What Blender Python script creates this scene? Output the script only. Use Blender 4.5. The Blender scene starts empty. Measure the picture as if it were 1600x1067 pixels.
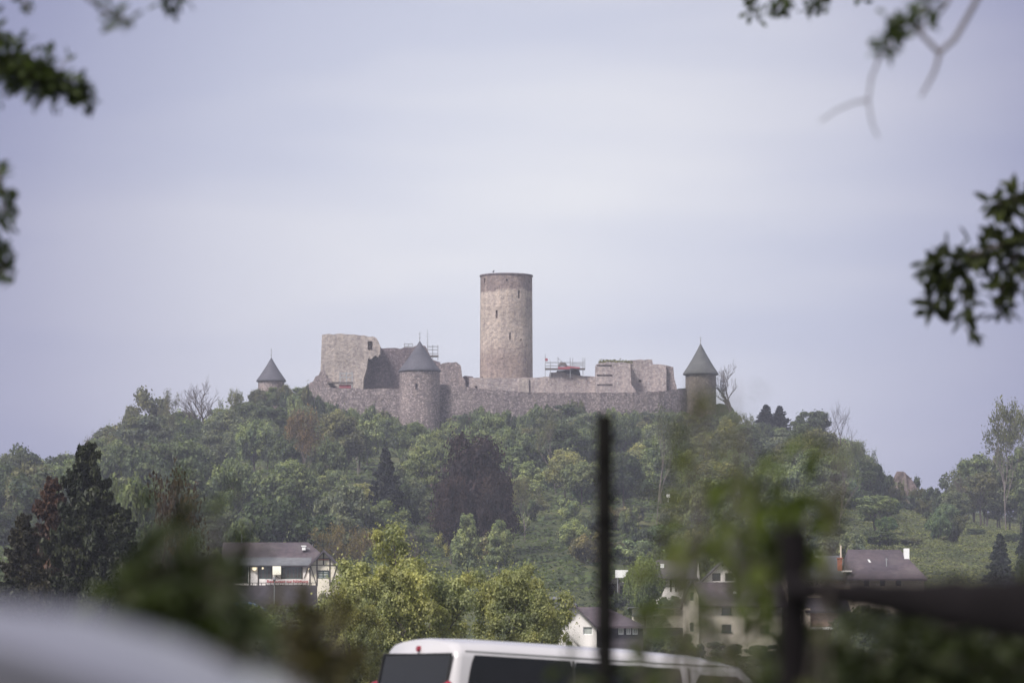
import bpy, math, random
import numpy as np
from mathutils import Vector, Matrix, noise
from mathutils.geometry import tessellate_polygon

S = bpy.context.scene
COL = S.collection
R = math.radians
# ------------------------------------------------------------------ camera
K = 36.0 / 1600 / 135.0            # radians (tangent) per photo pixel
CAMZ = 1.6
PITCH = math.atan(521.5 * K)
cam_d = bpy.data.cameras.new("camera")
cam = bpy.data.objects.new("camera", cam_d); COL.objects.link(cam)
cam.location = (0, 0, CAMZ); cam.rotation_euler = (R(90) + PITCH, 0, 0)
cam_d.lens = 135; cam_d.sensor_width = 36; cam_d.clip_start = 0.1; cam_d.clip_end = 6000
cam_d.dof.use_dof = True; cam_d.dof.focus_distance = 560; cam_d.dof.aperture_fstop = 4.0; cam_d.dof.aperture_blades = 9
S.camera = cam
# ------------------------------------------------------------------ world, sun, exposure
SUN_EL, SUN_AZ = 47, 222           # behind the camera, to the left
W = bpy.data.worlds.new("World"); S.world = W; W.use_nodes = True
nt = W.node_tree; nt.nodes.clear()
def N(t, ty, **kw):
    n = t.nodes.new(ty)
    for k, v in kw.items(): setattr(n, k, v)
    return n
sky = N(nt, 'ShaderNodeTexSky', sky_type='NISHITA', sun_disc=False, sun_elevation=R(SUN_EL), sun_rotation=R(SUN_AZ), air_density=1.0, dust_density=2.0)
bgs = N(nt, 'ShaderNodeBackground'); bgs.inputs[1].default_value = 0.05
nt.links.new(sky.outputs[0], bgs.inputs[0])
tc = N(nt, 'ShaderNodeTexCoord')
mp = N(nt, 'ShaderNodeMapping'); mp.inputs['Scale'].default_value = (1.6, 1.0, 9.0)
nt.links.new(tc.outputs['Generated'], mp.inputs[0])
ns = N(nt, 'ShaderNodeTexNoise'); ns.inputs['Scale'].default_value = 3.1; ns.inputs['Detail'].default_value = 3; ns.inputs['Roughness'].default_value = .45
nt.links.new(mp.outputs[0], ns.inputs[0])
rp = N(nt, 'ShaderNodeValToRGB')
rp.color_ramp.elements[0].position = .36; rp.color_ramp.elements[0].color = (.86, .88, .95, 1)
rp.color_ramp.elements[1].position = .62; rp.color_ramp.elements[1].color = (1.06, 1.05, 1.03, 1)
nt.links.new(ns.outputs[0], rp.inputs[0])
# bright centre dimming outwards: cloud tone plus lens vignetting painted into the sky
vm = N(nt, 'ShaderNodeVectorMath', operation='DOT_PRODUCT'); vm.inputs[1].default_value = Vector((0.004, 1, .118)).normalized()
nrm = N(nt, 'ShaderNodeVectorMath', operation='NORMALIZE')
nt.links.new(tc.outputs['Generated'], nrm.inputs[0]); nt.links.new(nrm.outputs[0], vm.inputs[0])
ac = N(nt, 'ShaderNodeMath', operation='ARCCOSINE'); nt.links.new(vm.outputs['Value'], ac.inputs[0])
dv = N(nt, 'ShaderNodeMath', operation='DIVIDE'); dv.inputs[1].default_value = R(60); nt.links.new(ac.outputs[0], dv.inputs[0])
cr = N(nt, 'ShaderNodeValToRGB'); cr.color_ramp.interpolation = 'B_SPLINE'; ce = cr.color_ramp.elements
SKY = [(0,(.545,.55,.58)),(1.8,(.525,.533,.575)),(4.8,(.40,.41,.485)),(6.8,(.295,.30,.395)),(8.4,(.20,.205,.315)),(11,(.22,.225,.325)),(25,(.36,.36,.43)),(58,(.46,.46,.50))]
while len(ce) < len(SKY): ce.new(.5)
for i, (d_, c_) in enumerate(SKY): ce[i].position = d_/60; ce[i].color = (*c_, 1)
nt.links.new(dv.outputs[0], cr.inputs[0])
mm = N(nt, 'ShaderNodeMix', data_type='RGBA', blend_type='MULTIPLY'); mm.inputs[0].default_value = 1
nt.links.new(cr.outputs[0], mm.inputs[6]); nt.links.new(rp.outputs[0], mm.inputs[7])
bgc = N(nt, 'ShaderNodeBackground'); nt.links.new(mm.outputs[2], bgc.inputs[0])
mx = N(nt, 'ShaderNodeMixShader'); mx.inputs[0].default_value = .93
nt.links.new(bgs.outputs[0], mx.inputs[1]); nt.links.new(bgc.outputs[0], mx.inputs[2])
wo = N(nt, 'ShaderNodeOutputWorld'); nt.links.new(mx.outputs[0], wo.inputs[0])
sd = bpy.data.lights.new("sun", 'SUN'); sd.energy = 3.5; sd.angle = R(13); sd.color = (1, .95, .92)
so = bpy.data.objects.new("sun", sd); COL.objects.link(so)
so.rotation_euler = (R(90 - SUN_EL), 0, R(-42))      # light comes from behind-left of the camera
vs = S.view_settings; vs.view_transform = 'Standard'; vs.look = 'None'; vs.exposure = 0.65; vs.gamma = 1
cy = S.cycles
try:
    cy.use_denoising = True; cy.denoising_input_passes = 'RGB_ALBEDO_NORMAL'; cy.denoising_prefilter = 'ACCURATE'; cy.max_bounces = 6; cy.diffuse_bounces = 3; cy.glossy_bounces = 2; cy.transmission_bounces = 3
    cy.volume_bounces = 1; cy.transparent_max_bounces = 4; cy.sample_clamp_indirect = 4
except Exception: pass

# ------------------------------------------------------------------ helpers
def at(px, py, Y):
    """point at ground distance Y seen at a photo position"""
    cp, sp = math.cos(PITCH), math.sin(PITCH)
    a, b = (px - 800) * K, (533.5 - py) * K
    d = Vector((a, cp - b * sp, sp + b * cp))
    return Vector((0, 0, CAMZ)) + d * (Y / d.y)
def topx(p):
    v = Vector(p) - Vector((0, 0, CAMZ)); cp, sp = math.cos(PITCH), math.sin(PITCH)
    f = v.y * cp + v.z * sp; u = -v.y * sp + v.z * cp
    return 800 + v.x / f / K, 533.5 - u / f / K
def ip(t, x):
    if x <= t[0][0]: return t[0][1]
    for (a, b), (c, d) in zip(t, t[1:]):
        if x <= c: return b + (d - b) * (x - a) / (c - a)
    return t[-1][1]
def tag(o, label=None, cat=None, group=None, kind=None):
    if label: o['label'] = label
    if cat: o['category'] = cat
    if group: o['group'] = group
    if kind: o['kind'] = kind
    return o
def empty(name, loc, rz=0, label=None, cat=None, group=None):
    o = bpy.data.objects.new(name, None); COL.objects.link(o); o.location = loc; o.rotation_euler = (0, 0, rz)
    o.empty_display_size = .3
    return tag(o, label, cat, group)
def copy_tree(o, parent=None):
    c = o.copy(); COL.objects.link(c); c.parent = parent
    for ch in list(o.children): copy_tree(ch, c)
    return c

class MB:
    def __init__(s): s.v = []; s.f = []; s.m = []
    def add(s, vs, fs, mi=0):
        k = len(s.v); s.v += [tuple(v) for v in vs]
        for f in fs: s.f.append([i + k for i in f]); s.m.append(mi)
    def box(s, a, b, mi=0, M=None):
        x0, y0, z0 = a; x1, y1, z1 = b
        vs = [Vector(p) for p in ((x0,y0,z0),(x1,y0,z0),(x1,y1,z0),(x0,y1,z0),(x0,y0,z1),(x1,y0,z1),(x1,y1,z1),(x0,y1,z1))]
        if M: vs = [M @ v for v in vs]
        s.add(vs, [(0,3,2,1),(4,5,6,7),(0,1,5,4),(1,2,6,5),(2,3,7,6),(3,0,4,7)], mi)
    def bar(s, p, q, w, h=None, mi=0):
        p = Vector(p); q = Vector(q); d = q - p; L = d.length; h = h or w
        if L < 1e-6: return
        M = Matrix.Translation(p) @ d.to_track_quat('Z', 'Y').to_matrix().to_4x4()
        s.box((-w/2, -h/2, 0), (w/2, h/2, L), mi, M)
    def tube(s, pts, rad, n=6, mi=0, cap=True):
        pts = [Vector(p) for p in pts]; k = len(s.v)
        for i, p in enumerate(pts):
            d = (pts[min(i+1, len(pts)-1)] - pts[max(i-1, 0)])
            if d.length < 1e-9: d = Vector((0,0,1))
            d.normalize(); a = d.cross(Vector((.31, .95, .07))); a.normalize(); b = d.cross(a)
            r = rad[i] if isinstance(rad, (list, tuple)) else rad
            for j in range(n):
                t = 2*math.pi*j/n; s.v.append(tuple(p + (a*math.cos(t) + b*math.sin(t))*r))
        for i in range(len(pts)-1):
            for j in range(n):
                s.f.append([k+i*n+j, k+i*n+(j+1)%n, k+(i+1)*n+(j+1)%n, k+(i+1)*n+j]); s.m.append(mi)
        if cap:
            s.f.append([k+j for j in range(n)][::-1]); s.m.append(mi)
            s.f.append([k+(len(pts)-1)*n+j for j in range(n)]); s.m.append(mi)
    def facade(s, o, u, n, outer, holes=(), depth=.2, mi=0):
        """flat wall in the plane o + u*x + up*z with real recesses"""
        o = Vector(o); u = Vector(u); n = Vector(n); up = Vector((0,0,1))
        polys = [[Vector((x, z, 0)) for x, z in outer]] + [[Vector((x0,z0,0)),Vector((x0,z1,0)),Vector((x1,z1,0)),Vector((x1,z0,0))] for x0,z0,x1,z1 in holes]
        flat = [p for q in polys for p in q]
        tri = tessellate_polygon(polys)
        P = [o + u*p.x + up*p.y for p in flat]
        fs = []
        for t in tri:
            a, b, c = (P[i] for i in t)
            if (b-a).cross(c-a).dot(n) < 0: t = (t[0], t[2], t[1])
            fs.append(t)
        s.add(P, fs, mi)
        for x0,z0,x1,z1 in holes:
            c = [o + u*x + up*z for x, z in ((x0,z0),(x1,z0),(x1,z1),(x0,z1))]
            d = [p - n*depth for p in c]
            s.add(c+d, [(0,1,5,4),(1,2,6,5),(2,3,7,6),(3,0,4,7)], mi)
            s.add(d, [(0,1,2,3)], mi)
    def build(s, name, mats, parent=None, origin=None, smooth=False):
        me = bpy.data.meshes.new(name)
        o0 = Vector(origin) if origin is not None else Vector((0,0,0))
        me.from_pydata([tuple(Vector(v) - o0) for v in s.v], [], s.f)
        if not isinstance(mats, (list, tuple)): mats = [mats]
        for m in mats: me.materials.append(m)
        if len(mats) > 1: me.polygons.foreach_set('material_index', s.m)
        if smooth: me.polygons.foreach_set('use_smooth', [True]*len(me.polygons))
        me.update()
        o = bpy.data.objects.new(name, me); COL.objects.link(o)
        if parent: o.parent = parent
        elif origin is not None: o.location = o0
        return o
def objmesh(name, me, parent=None, loc=None):
    o = bpy.data.objects.new(name, me); COL.objects.link(o)
    if parent: o.parent = parent
    if loc is not None: o.location = loc
    return o

# ------------------------------------------------------------------ materials
def newmat(name):
    m = bpy.data.materials.new(name); m.use_nodes = True; t = m.node_tree; t.nodes.clear()
    out = N(t, 'ShaderNodeOutputMaterial'); b = N(t, 'ShaderNodeBsdfPrincipled')
    t.links.new(b.outputs[0], out.inputs[0]); return m, t, b, out
def ramp(t, fac, stops):
    r = N(t, 'ShaderNodeValToRGB'); e = r.color_ramp.elements
    while len(e) < len(stops): e.new(.5)
    for i, (p, c) in enumerate(stops): e[i].position = p; e[i].color = (*c, 1)
    t.links.new(fac, r.inputs[0]); return r.outputs[0]
def nz(t, scale, detail=3, rough=.5, mapscale=None, coord='Object'):
    c = N(t, 'ShaderNodeTexCoord'); src = c.outputs[coord]
    if mapscale:
        m = N(t, 'ShaderNodeMapping'); m.inputs['Scale'].default_value = mapscale; t.links.new(src, m.inputs[0]); src = m.outputs[0]
    n = N(t, 'ShaderNodeTexNoise'); n.inputs['Scale'].default_value = scale; n.inputs['Detail'].default_value = detail; n.inputs['Roughness'].default_value = rough
    t.links.new(src, n.inputs[0]); return n.outputs[0]
def mixc(t, fac, a, b, mode='MIX'):
    m = N(t, 'ShaderNodeMix', data_type='RGBA', blend_type=mode)
    if isinstance(fac, float): m.inputs[0].default_value = fac
    else: t.links.new(fac, m.inputs[0])
    for s_, v in ((m.inputs[6], a), (m.inputs[7], b)):
        if isinstance(v, tuple): s_.default_value = (*v, 1)
        else: t.links.new(v, s_)
    return m.outputs[2]
def bump(t, b, h, strength=.5, dist=.1):
    n = N(t, 'ShaderNodeBump'); n.inputs['Strength'].default_value = strength; n.inputs['Distance'].default_value = dist
    t.links.new(h, n.inputs['Height']); t.links.new(n.outputs[0], b.inputs['Normal'])
def plain(name, col, rough=.7, metal=0, var=.25, scale=1.5, emit=None, coat=0, spec=.5):
    m, t, b, _ = newmat(name)
    a = tuple(c*(1-var) for c in col); c2 = tuple(min(1, c*(1+var)) for c in col)
    t.links.new(ramp(t, nz(t, scale, 4, .6), [(.3, a), (.7, c2)]), b.inputs['Base Color'])
    b.inputs['Roughness'].default_value = rough; b.inputs['Metallic'].default_value = metal
    b.inputs['Specular IOR Level'].default_value = spec
    if coat: b.inputs['Coat Weight'].default_value = coat
    if emit: b.inputs['Emission Color'].default_value = (*emit[0], 1); b.inputs['Emission Strength'].default_value = emit[1]
    return m
def stone(name, lo, mid, hi, scale=1.0, white=.0, bands=None, streak=True, green=0):
    m, t, b, _ = newmat(name)
    c = N(t, 'ShaderNodeTexCoord')
    mpn = N(t, 'ShaderNodeMapping'); mpn.inputs['Scale'].default_value = (1.8*scale, 1.8*scale, 3.4*scale)
    t.links.new(c.outputs['Object'], mpn.inputs[0])
    v = N(t, 'ShaderNodeTexVoronoi'); v.inputs['Scale'].default_value = 1.1; t.links.new(mpn.outputs[0], v.inputs[0])
    sep = N(t, 'ShaderNodeSeparateColor'); t.links.new(v.outputs['Color'], sep.inputs[0])
    base = ramp(t, sep.outputs[0], [(.0, lo), (.5, mid), (1., hi)])
    big = nz(t, .16, 4, .6)
    col = mixc(t, .6, base, ramp(t, big, [(.30, tuple(x*.55 for x in mid)), (.5, mid), (.70, tuple(min(1, x*1.35) for x in mid))]), 'MIX')
    mid_n = nz(t, 1.6, 5, .75)
    col = mixc(t, .6, col, ramp(t, mid_n, [(.36, (.42,.42,.48)), (.5, (1,1,1)), (.64, (1.25,1.2,1.15))]), 'MULTIPLY')
    if white:
        wn = nz(t, 2.6, 4, .8)
        msk = ramp(t, wn, [(.60 - white*.12, (0,0,0)), (.70 - white*.12, (1,1,1))])
        col = mixc(t, msk, col, tuple(min(.6, x*2.3) for x in mid))
    st = nz(t, .9, 3, .6, (1.2, 1.2, .12)); col = mixc(t, .6, col, ramp(t, st, [(.35, (.72,.72,.76)), (.55, (1,1,1)), (.7, (1.15,1.12,1.08))]), 'MULTIPLY')
    if bands:
        sx = N(t, 'ShaderNodeSeparateXYZ'); t.links.new(c.outputs['Object'], sx.inputs[0])
        jn = nz(t, .45, 3, .6)
        ad = N(t, 'ShaderNodeMath', operation='MULTIPLY_ADD'); ad.inputs[1].default_value = 2.2; t.links.new(jn, ad.inputs[0]); t.links.new(sx.outputs[2], ad.inputs[2])
        for z, wid, bc, top in bands:
            r = N(t, 'ShaderNodeMapRange'); r.inputs['From Min'].default_value = z+1.1-wid; r.inputs['From Max'].default_value = z+1.1+wid
            if not top: r.inputs['To Min'].default_value = 1; r.inputs['To Max'].default_value = 0
            t.links.new(ad.outputs[0], r.inputs[0]); col = mixc(t, r.outputs[0], col, mixc(t, 1.0, col, bc, 'MULTIPLY'))
    if green:
        gn = nz(t, .5, 4, .7); col = mixc(t, ramp(t, gn, [(.62-green*.25,(0,0,0)),(.72-green*.2,(1,1,1))]), col, (.06,.085,.03))
    t.links.new(col, b.inputs['Base Color']); b.inputs['Roughness'].default_value = .95; b.inputs['Specular IOR Level'].default_value = .15
    bump(t, b, mid_n, .9, .35)
    return m
def leafmat(name, fixed=None, var=.5, trans=.3, yellow=.25):
    m, t, b, out = newmat(name)
    if fixed: basec = fixed
    else: oi = N(t, 'ShaderNodeObjectInfo'); basec = oi.outputs['Color']
    g = N(t, 'ShaderNodeNewGeometry')
    rv = ramp(t, g.outputs['Random Per Island'], [(0, (1-var,)*3), (.5, (1,1,1)), (1, (1+var, 1+var, 1+var*.6))])
    col = mixc(t, 1.0, basec, rv, 'MULTIPLY')
    big = nz(t, .55, 2, .5)
    col = mixc(t, 1.0, col, ramp(t, big, [(.35, (.72,.78,.85)), (.65, (1.25,1.18,.95))]), 'MULTIPLY')
    col = mixc(t, 1.0, col, ramp(t, nz(t, .1, 3, .6), [(.35, (.70,.75,.78)), (.65, (1.2,1.15,1.0))]), 'MULTIPLY')
    t.links.new(col, b.inputs['Base Color']); b.inputs['Roughness'].default_value = .6; b.inputs['Specular IOR Level'].default_value = .25
    tr = N(t, 'ShaderNodeBsdfTranslucent'); t.links.new(mixc(t, 1.0, col, (1.2,1.25,.7), 'MULTIPLY'), tr.inputs[0])
    mxs = N(t, 'ShaderNodeMixShader'); mxs.inputs[0].default_value = trans
    t.links.new(b.outputs[0], mxs.inputs[1]); t.links.new(tr.outputs[0], mxs.inputs[2]); t.links.new(mxs.outputs[0], out.inputs[0])
    return m
def roofmat(name, col, rows=3.2, var=.35, moss=0):
    m, t, b, _ = newmat(name)
    n1 = nz(t, 2.2, 5, .75); n2 = nz(t, .35, 3, .6)
    c = ramp(t, n1, [(.3, tuple(x*(1-var) for x in col)), (.7, tuple(x*(1+var) for x in col))])
    c = mixc(t, .7, c, ramp(t, n2, [(.35, (.7,.7,.75)), (.65, (1.2,1.15,1.1))]), 'MULTIPLY')
    if moss: c = mixc(t, ramp(t, nz(t, .8, 4, .7), [(.5,(0,0,0)),(.68,(moss,)*3)]), c, (.16,.14,.13))
    cc = N(t, 'ShaderNodeTexCoord'); w = N(t, 'ShaderNodeTexWave', wave_type='BANDS', bands_direction='Z'); w.inputs['Scale'].default_value = rows; w.inputs['Distortion'].default_value = .3
    t.links.new(cc.outputs['Object'], w.inputs[0])
    c = mixc(t, .35, c, ramp(t, w.outputs[0], [(.0, (.6,.6,.6)), (.4, (1,1,1))]), 'MULTIPLY')
    t.links.new(c, b.inputs['Base Color']); b.inputs['Roughness'].default_value = .75; b.inputs['Specular IOR Level'].default_value = .3
    bump(t, b, w.outputs[0], .4, .05); return m
M = {}
M['keep'] = stone('keep stone', (.29,.235,.20), (.435,.362,.312), (.565,.48,.415), .9, bands=[(71.6, .25, (.48,.47,.50), True), (60.8, 2.2, (.72,.68,.70), False)])
M['ruin'] = stone('pale ruin stone', (.24,.20,.18), (.38,.33,.30), (.51,.45,.41), 1.0)
M['inner'] = stone('inner wall stone', (.22,.18,.175), (.35,.295,.285), (.5,.43,.40), 1.0, .25)
M['curtain'] = stone('curtain wall stone', (.085,.07,.072), (.16,.135,.133), (.27,.232,.222), 1.0, .75)
M['dark'] = stone('dark wall stone', (.07,.055,.06), (.15,.12,.128), (.25,.205,.205), 1.0, .35)
M['tower'] = stone('tower stone', (.13,.10,.10), (.21,.175,.17), (.32,.275,.26), 1.1, .55)
M['olive'] = stone('mossy tower stone', (.095,.08,.068), (.15,.128,.11), (.22,.19,.165), 1.1, .3)
M['ivy'] = stone('overgrown stone', (.08,.08,.05), (.12,.12,.075), (.17,.16,.1), 1.0, green=1.2)
M['rock'] = stone('red rock', (.075,.06,.056), (.13,.10,.095), (.21,.17,.155), .5, .1, green=.25)
M['slate'] = roofmat('slate', (.075,.075,.092), 2.6, .3)
M['slate_green'] = roofmat('green slate', (.078,.082,.08), 2.6, .3)
M['roof_dark'] = roofmat('dark tile', (.075,.065,.075), 3.2, .3)
M['roof_brown'] = roofmat('brown tile', (.072,.056,.064), 3.2, .4, .35)
M['roof_grey'] = roofmat('grey sheet', (.12,.125,.135), 2.0, .2)
M['plaster'] = plain('cream plaster', (.72,.66,.54), .9, var=.08, scale=.5)
M['plaster_white'] = plain('white plaster', (.78,.74,.70), .9, var=.07, scale=.5)
M['plaster_warm'] = plain('warm plaster', (.66,.56,.45), .9, var=.1, scale=.5)
M['timber'] = plain('dark timber', (.05,.04,.035), .8)
M['green_wood'] = plain('green frame', (.02,.05,.045), .6)
M['white_paint'] = plain('white paint', (.8,.8,.78), .5, var=.04)
M['glass'] = plain('window glass', (.035,.04,.045), .08, var=.2, spec=.8)
M['curtained'] = plain('curtained glass', (.34,.36,.33), .25, var=.3, scale=3)
M['brick'] = plain('red brick', (.36,.13,.08), .9, var=.25, scale=6)
M['brickwall'] = plain('brown brick', (.26,.17,.14), .9, var=.25, scale=5)
M['metal'] = plain('galvanised metal', (.36,.37,.38), .45, .6, var=.1)
M['wood'] = plain('scaffold board', (.12,.10,.09), .8)
M['bark'] = plain('bark', (.085,.07,.06), .95, var=.4, scale=3)
M['bark_pale'] = plain('pale bark', (.15,.125,.115), .95, var=.35, scale=2)
M['black'] = plain('black trim', (.012,.012,.013), .6, var=.1)
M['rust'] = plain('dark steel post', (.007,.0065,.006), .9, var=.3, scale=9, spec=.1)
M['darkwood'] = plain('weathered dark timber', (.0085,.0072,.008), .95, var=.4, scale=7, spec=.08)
M['white_car'] = plain('white car paint', (.44,.425,.435), .25, var=.02, coat=.6)
M['silver_car'] = plain('silver car paint', (.15,.147,.17), .38, .15, var=.03, coat=.2)
M['blue_car'] = plain('blue car paint', (.06,.12,.25), .3, .3, var=.04, coat=.6)
M['carglass'] = plain('car glass', (.008,.009,.011), .06, var=.1, spec=.18)
M['rubber'] = plain('rubber', (.02,.02,.02), .85, var=.1)
M['rim'] = plain('wheel rim', (.4,.4,.42), .3, .8, var=.05)
M['redlamp'] = plain('red lamp', (.22,.01,.025), .2, var=.05)
M['red'] = plain('red cloth', (.26,.07,.085), .8, var=.2)
M['red_letter'] = plain('red lettering', (.45,.03,.05), .6, var=.05)
M['signwhite'] = plain('sign board white', (.75,.70,.68), .6, var=.04)
M['lit_sign'] = plain('lit sign', (.75,.73,.60), .5, var=.03, emit=((1,.95,.78), .25))
M['lit_lamp'] = plain('lit lamp', (.9,.8,.6), .5, var=.03, emit=((1,.85,.55), .6))
M['lit_win'] = plain('dim lit glass', (.06,.05,.045), .1, var=.5, scale=2, spec=.7)
M['leaf'] = leafmat('foliage', None, .5, .42)
M['needle'] = leafmat('needles', None, .45, .1)
M['leaf_near'] = leafmat('near leaves', None, .45, .35)
# terrain
def terrain_mat():
    m, t, b, _ = newmat('grassland')
    a = nz(t, .09, 5, .65); c = nz(t, 1.3, 4, .7)
    col = ramp(t, a, [(.3, (.035,.045,.024)), (.5, (.062,.074,.035)), (.7, (.11,.112,.055))])
    col = mixc(t, .8, col, ramp(t, c, [(.3, (.55,.6,.6)), (.7, (1.35,1.25,1.1))]), 'MULTIPLY')
    t.links.new(col, b.inputs['Base Color']); b.inputs['Roughness'].default_value = 1; b.inputs['Specular IOR Level'].default_value = .1
    bump(t, b, c, .8, .4); return m
M['terrain'] = terrain_mat()

# ------------------------------------------------------------------ terrain
PX = [(-400,860),(0,795),(100,765),(200,705),(300,678),(400,655),(450,648),(500,645),(620,655),(700,655),(900,650),(1050,648),(1150,665),(1250,700),(1350,752),(1400,768),(1480,797),(1600,818),(2000,900)]
G = [(420,0),(500,.25),(600,.58),(660,.76),(680,.86),(692,1),(780,1),(950,.3),(1200,0)]
def base_z(Y):
    return ip([(0,0),(30,0),(60,-.2),(140,0.3),(250,1.2),(300,2.2),(330,3.4),(352,7.2),(380,9),(420,11.5)], Y)
VX, VY = 0.0, 40.0   # van rear corner area
def T(x, y):
    if y < 420: z = base_z(y)
    else:
        px = 800 + x / 700 / K
        z = 11.5 + ((1055 - ip(PX, px)) * K * 700 + CAMZ - 11.5) * ip(G, y)
    amp = min(1, max(0, (y - 100) / 300))
    z += amp * (noise.noise(Vector((x*.03, y*.03, 0))) * 1.2 + noise.noise(Vector((x*.11, y*.11, 3))) * .4)
    w = math.exp(-((x - 1.5)**2/30 + (y - 42)**2/30))       # the car park falls gently to the right
    z += w * (-.037) * ((x - 0) * .906 + (y - 40) * .42)
    return z
xs = sorted(set([-900,-700,-500,-350,-260,-200] + list(np.arange(-160, 161, 4.0)) + [200,260,350,500,700,900]))
ys = sorted(set([-200,-100,-40] + list(np.arange(-10, 100, 5.0)) + list(np.arange(100, 820, 5.0)) + list(np.arange(830, 1300, 40.0))))
tb = MB(); tv = [(x, y, T(x, y)) for y in ys for x in xs]; nx_ = len(xs)
tb.add(tv, [(j*nx_+i, j*nx_+i+1, (j+1)*nx_+i+1, (j+1)*nx_+i) for j in range(len(ys)-1) for i in range(nx_-1)])
ter = tb.build('ground', M['terrain'], smooth=True); tag(ter, kind='structure')

def ground_at(px, py, y0=380):
    y = y0
    while y < 700:
        p = at(px, py, y)
        if T(p.x, y) >= p.z: return p
        y += 2
    return at(px, py, y)
# ------------------------------------------------------------------ foliage meshes
def quads_mesh(name, P, Nn, size, mat, aspect=1.0, seed=0, hang=0, extra=None):
    """many separate leaf faces: centres P, normals Nn"""
    rg = np.random.default_rng(seed); n = len(P)
    Nn = Nn / (np.linalg.norm(Nn, axis=1, keepdims=True) + 1e-9)
    ref = rg.normal(size=(n, 3))
    if hang: ref = ref * (1-hang) + np.array([0,0,-1.0]) * hang * 2
    U = ref - (ref*Nn).sum(1, keepdims=True)*Nn; U /= (np.linalg.norm(U, axis=1, keepdims=True)+1e-9)
    V = np.cross(Nn, U)
    s = (size * rg.uniform(.55, 1.35, n))[:, None]
    a, b = U*s*aspect*.5, V*s*.5
    bend = Nn * s * .18
    vs = np.stack([P - a, P + b*.9 - a*.1 + bend, P + a, P - b*.9 + a*.1 + bend], 1).reshape(-1, 3)
    me = bpy.data.meshes.new(name)
    me.vertices.add(n*4); me.vertices.foreach_set('co', vs.ravel())
    me.loops.add(n*4); me.loops.foreach_set('vertex_index', np.arange(n*4))
    me.polygons.add(n); me.polygons.foreach_set('loop_start', np.arange(n)*4); me.polygons.foreach_set('loop_total', np.full(n, 4))
    me.materials.append(mat); me.update(calc_edges=True); return me
def crown_pts(seed, H, Rr, z0, nb, nl, rb=(.26,.42), tail=.25, shape='round'):
    rg = np.random.default_rng(seed)
    zc, hz = (z0+H)/2, (H-z0)/2
    C = []
    while len(C) < nb:
        p = rg.normal(size=3); p /= np.linalg.norm(p); r = rg.uniform(.25, 1)**.5
        q = p*r*.78
        if shape == 'cone': 
            k = (1-(q[2]+.78)/1.56)**.8; q[0] *= .35+k; q[1] *= .35+k
        if shape == 'irregular': q[:2] *= rg.uniform(.6, 1.3); q[2] *= rg.uniform(.7,1.2)
        C.append((q[0]*Rr, q[1]*Rr, zc + q[2]*hz, rg.uniform(*rb)*min(Rr, hz)*(.6 if shape=='cone' and q[2] > .3 else 1)))
    C = np.array(C)
    per = nl // nb; P = []; Nn = []
    for c in C:
        d = rg.normal(size=(per, 3)); d[:, 2] += .25; d /= np.linalg.norm(d, axis=1, keepdims=True)
        rr = c[3]*(1 - .45*rg.uniform(0, 1, per)**1.5 + tail*rg.exponential(.5, per)*(rg.uniform(0,1,per)<.3)) * (1 + .18*np.sin(7*d[:,0]+c[0]*3)*np.sin(6*d[:,1]+c[1])*np.sin(5*d[:,2]))
        p = c[:3] + d*rr[:, None]*(np.array([1.25,1.25,.62]) if seed % 2 else np.array([1,1,.85]))
        keep = np.ones(per, bool)
        for e in C:
            if e is c: continue
            keep &= np.linalg.norm((p-e[:3]), axis=1) > e[3]*.55
        P.append(p[keep]); Nn.append((d + rg.normal(size=(per,3))*.55 + np.array([0,0,.3]))[keep])
    return np.concatenate(P), np.concatenate(Nn), C
def limb_mesh(name, H, z0, C, r0, seed, mat, n=7):
    rg = random.Random(seed); b = MB()
    pts = [Vector((0,0,-.6))]; x = y = 0
    for i in range(1, 7):
        x += rg.uniform(-.03,.03)*H*.5; y += rg.uniform(-.03,.03)*H*.5; pts.append(Vector((x, y, (z0 + (H-z0)*.55)*i/6)))
    b.tube(pts, [r0*(1.15 - .85*i/6) for i in range(7)], n)
    for c in C[:14]:
        s = pts[rg.randint(2, 5)]; e = Vector(c[:3]); m = s.lerp(e, .5) + Vector((0,0,-.06*H*rg.random()))
        b.tube([s, m, e], [r0*.42, r0*.25, r0*.08], 5)
    me = bpy.data.meshes.new(name); me.from_pydata(b.v, [], b.f); me.materials.append(mat); me.update(); return me
def tree_proto(kind, seed, H, Rr, z0, nb, nl, size, r0=.18, shape='round', rb=(.26,.42), mat='leaf', bark='bark', tail=.55):
    P, Nn, C = crown_pts(seed, H, Rr, z0, nb, nl, rb, tail, shape)
    return dict(kind=kind, H=H, R=Rr, crown=quads_mesh('crown', P, Nn, size, M[mat], 1.25, seed), trunk=limb_mesh('trunk', H, z0, C, r0, seed, M[bark]))
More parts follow.
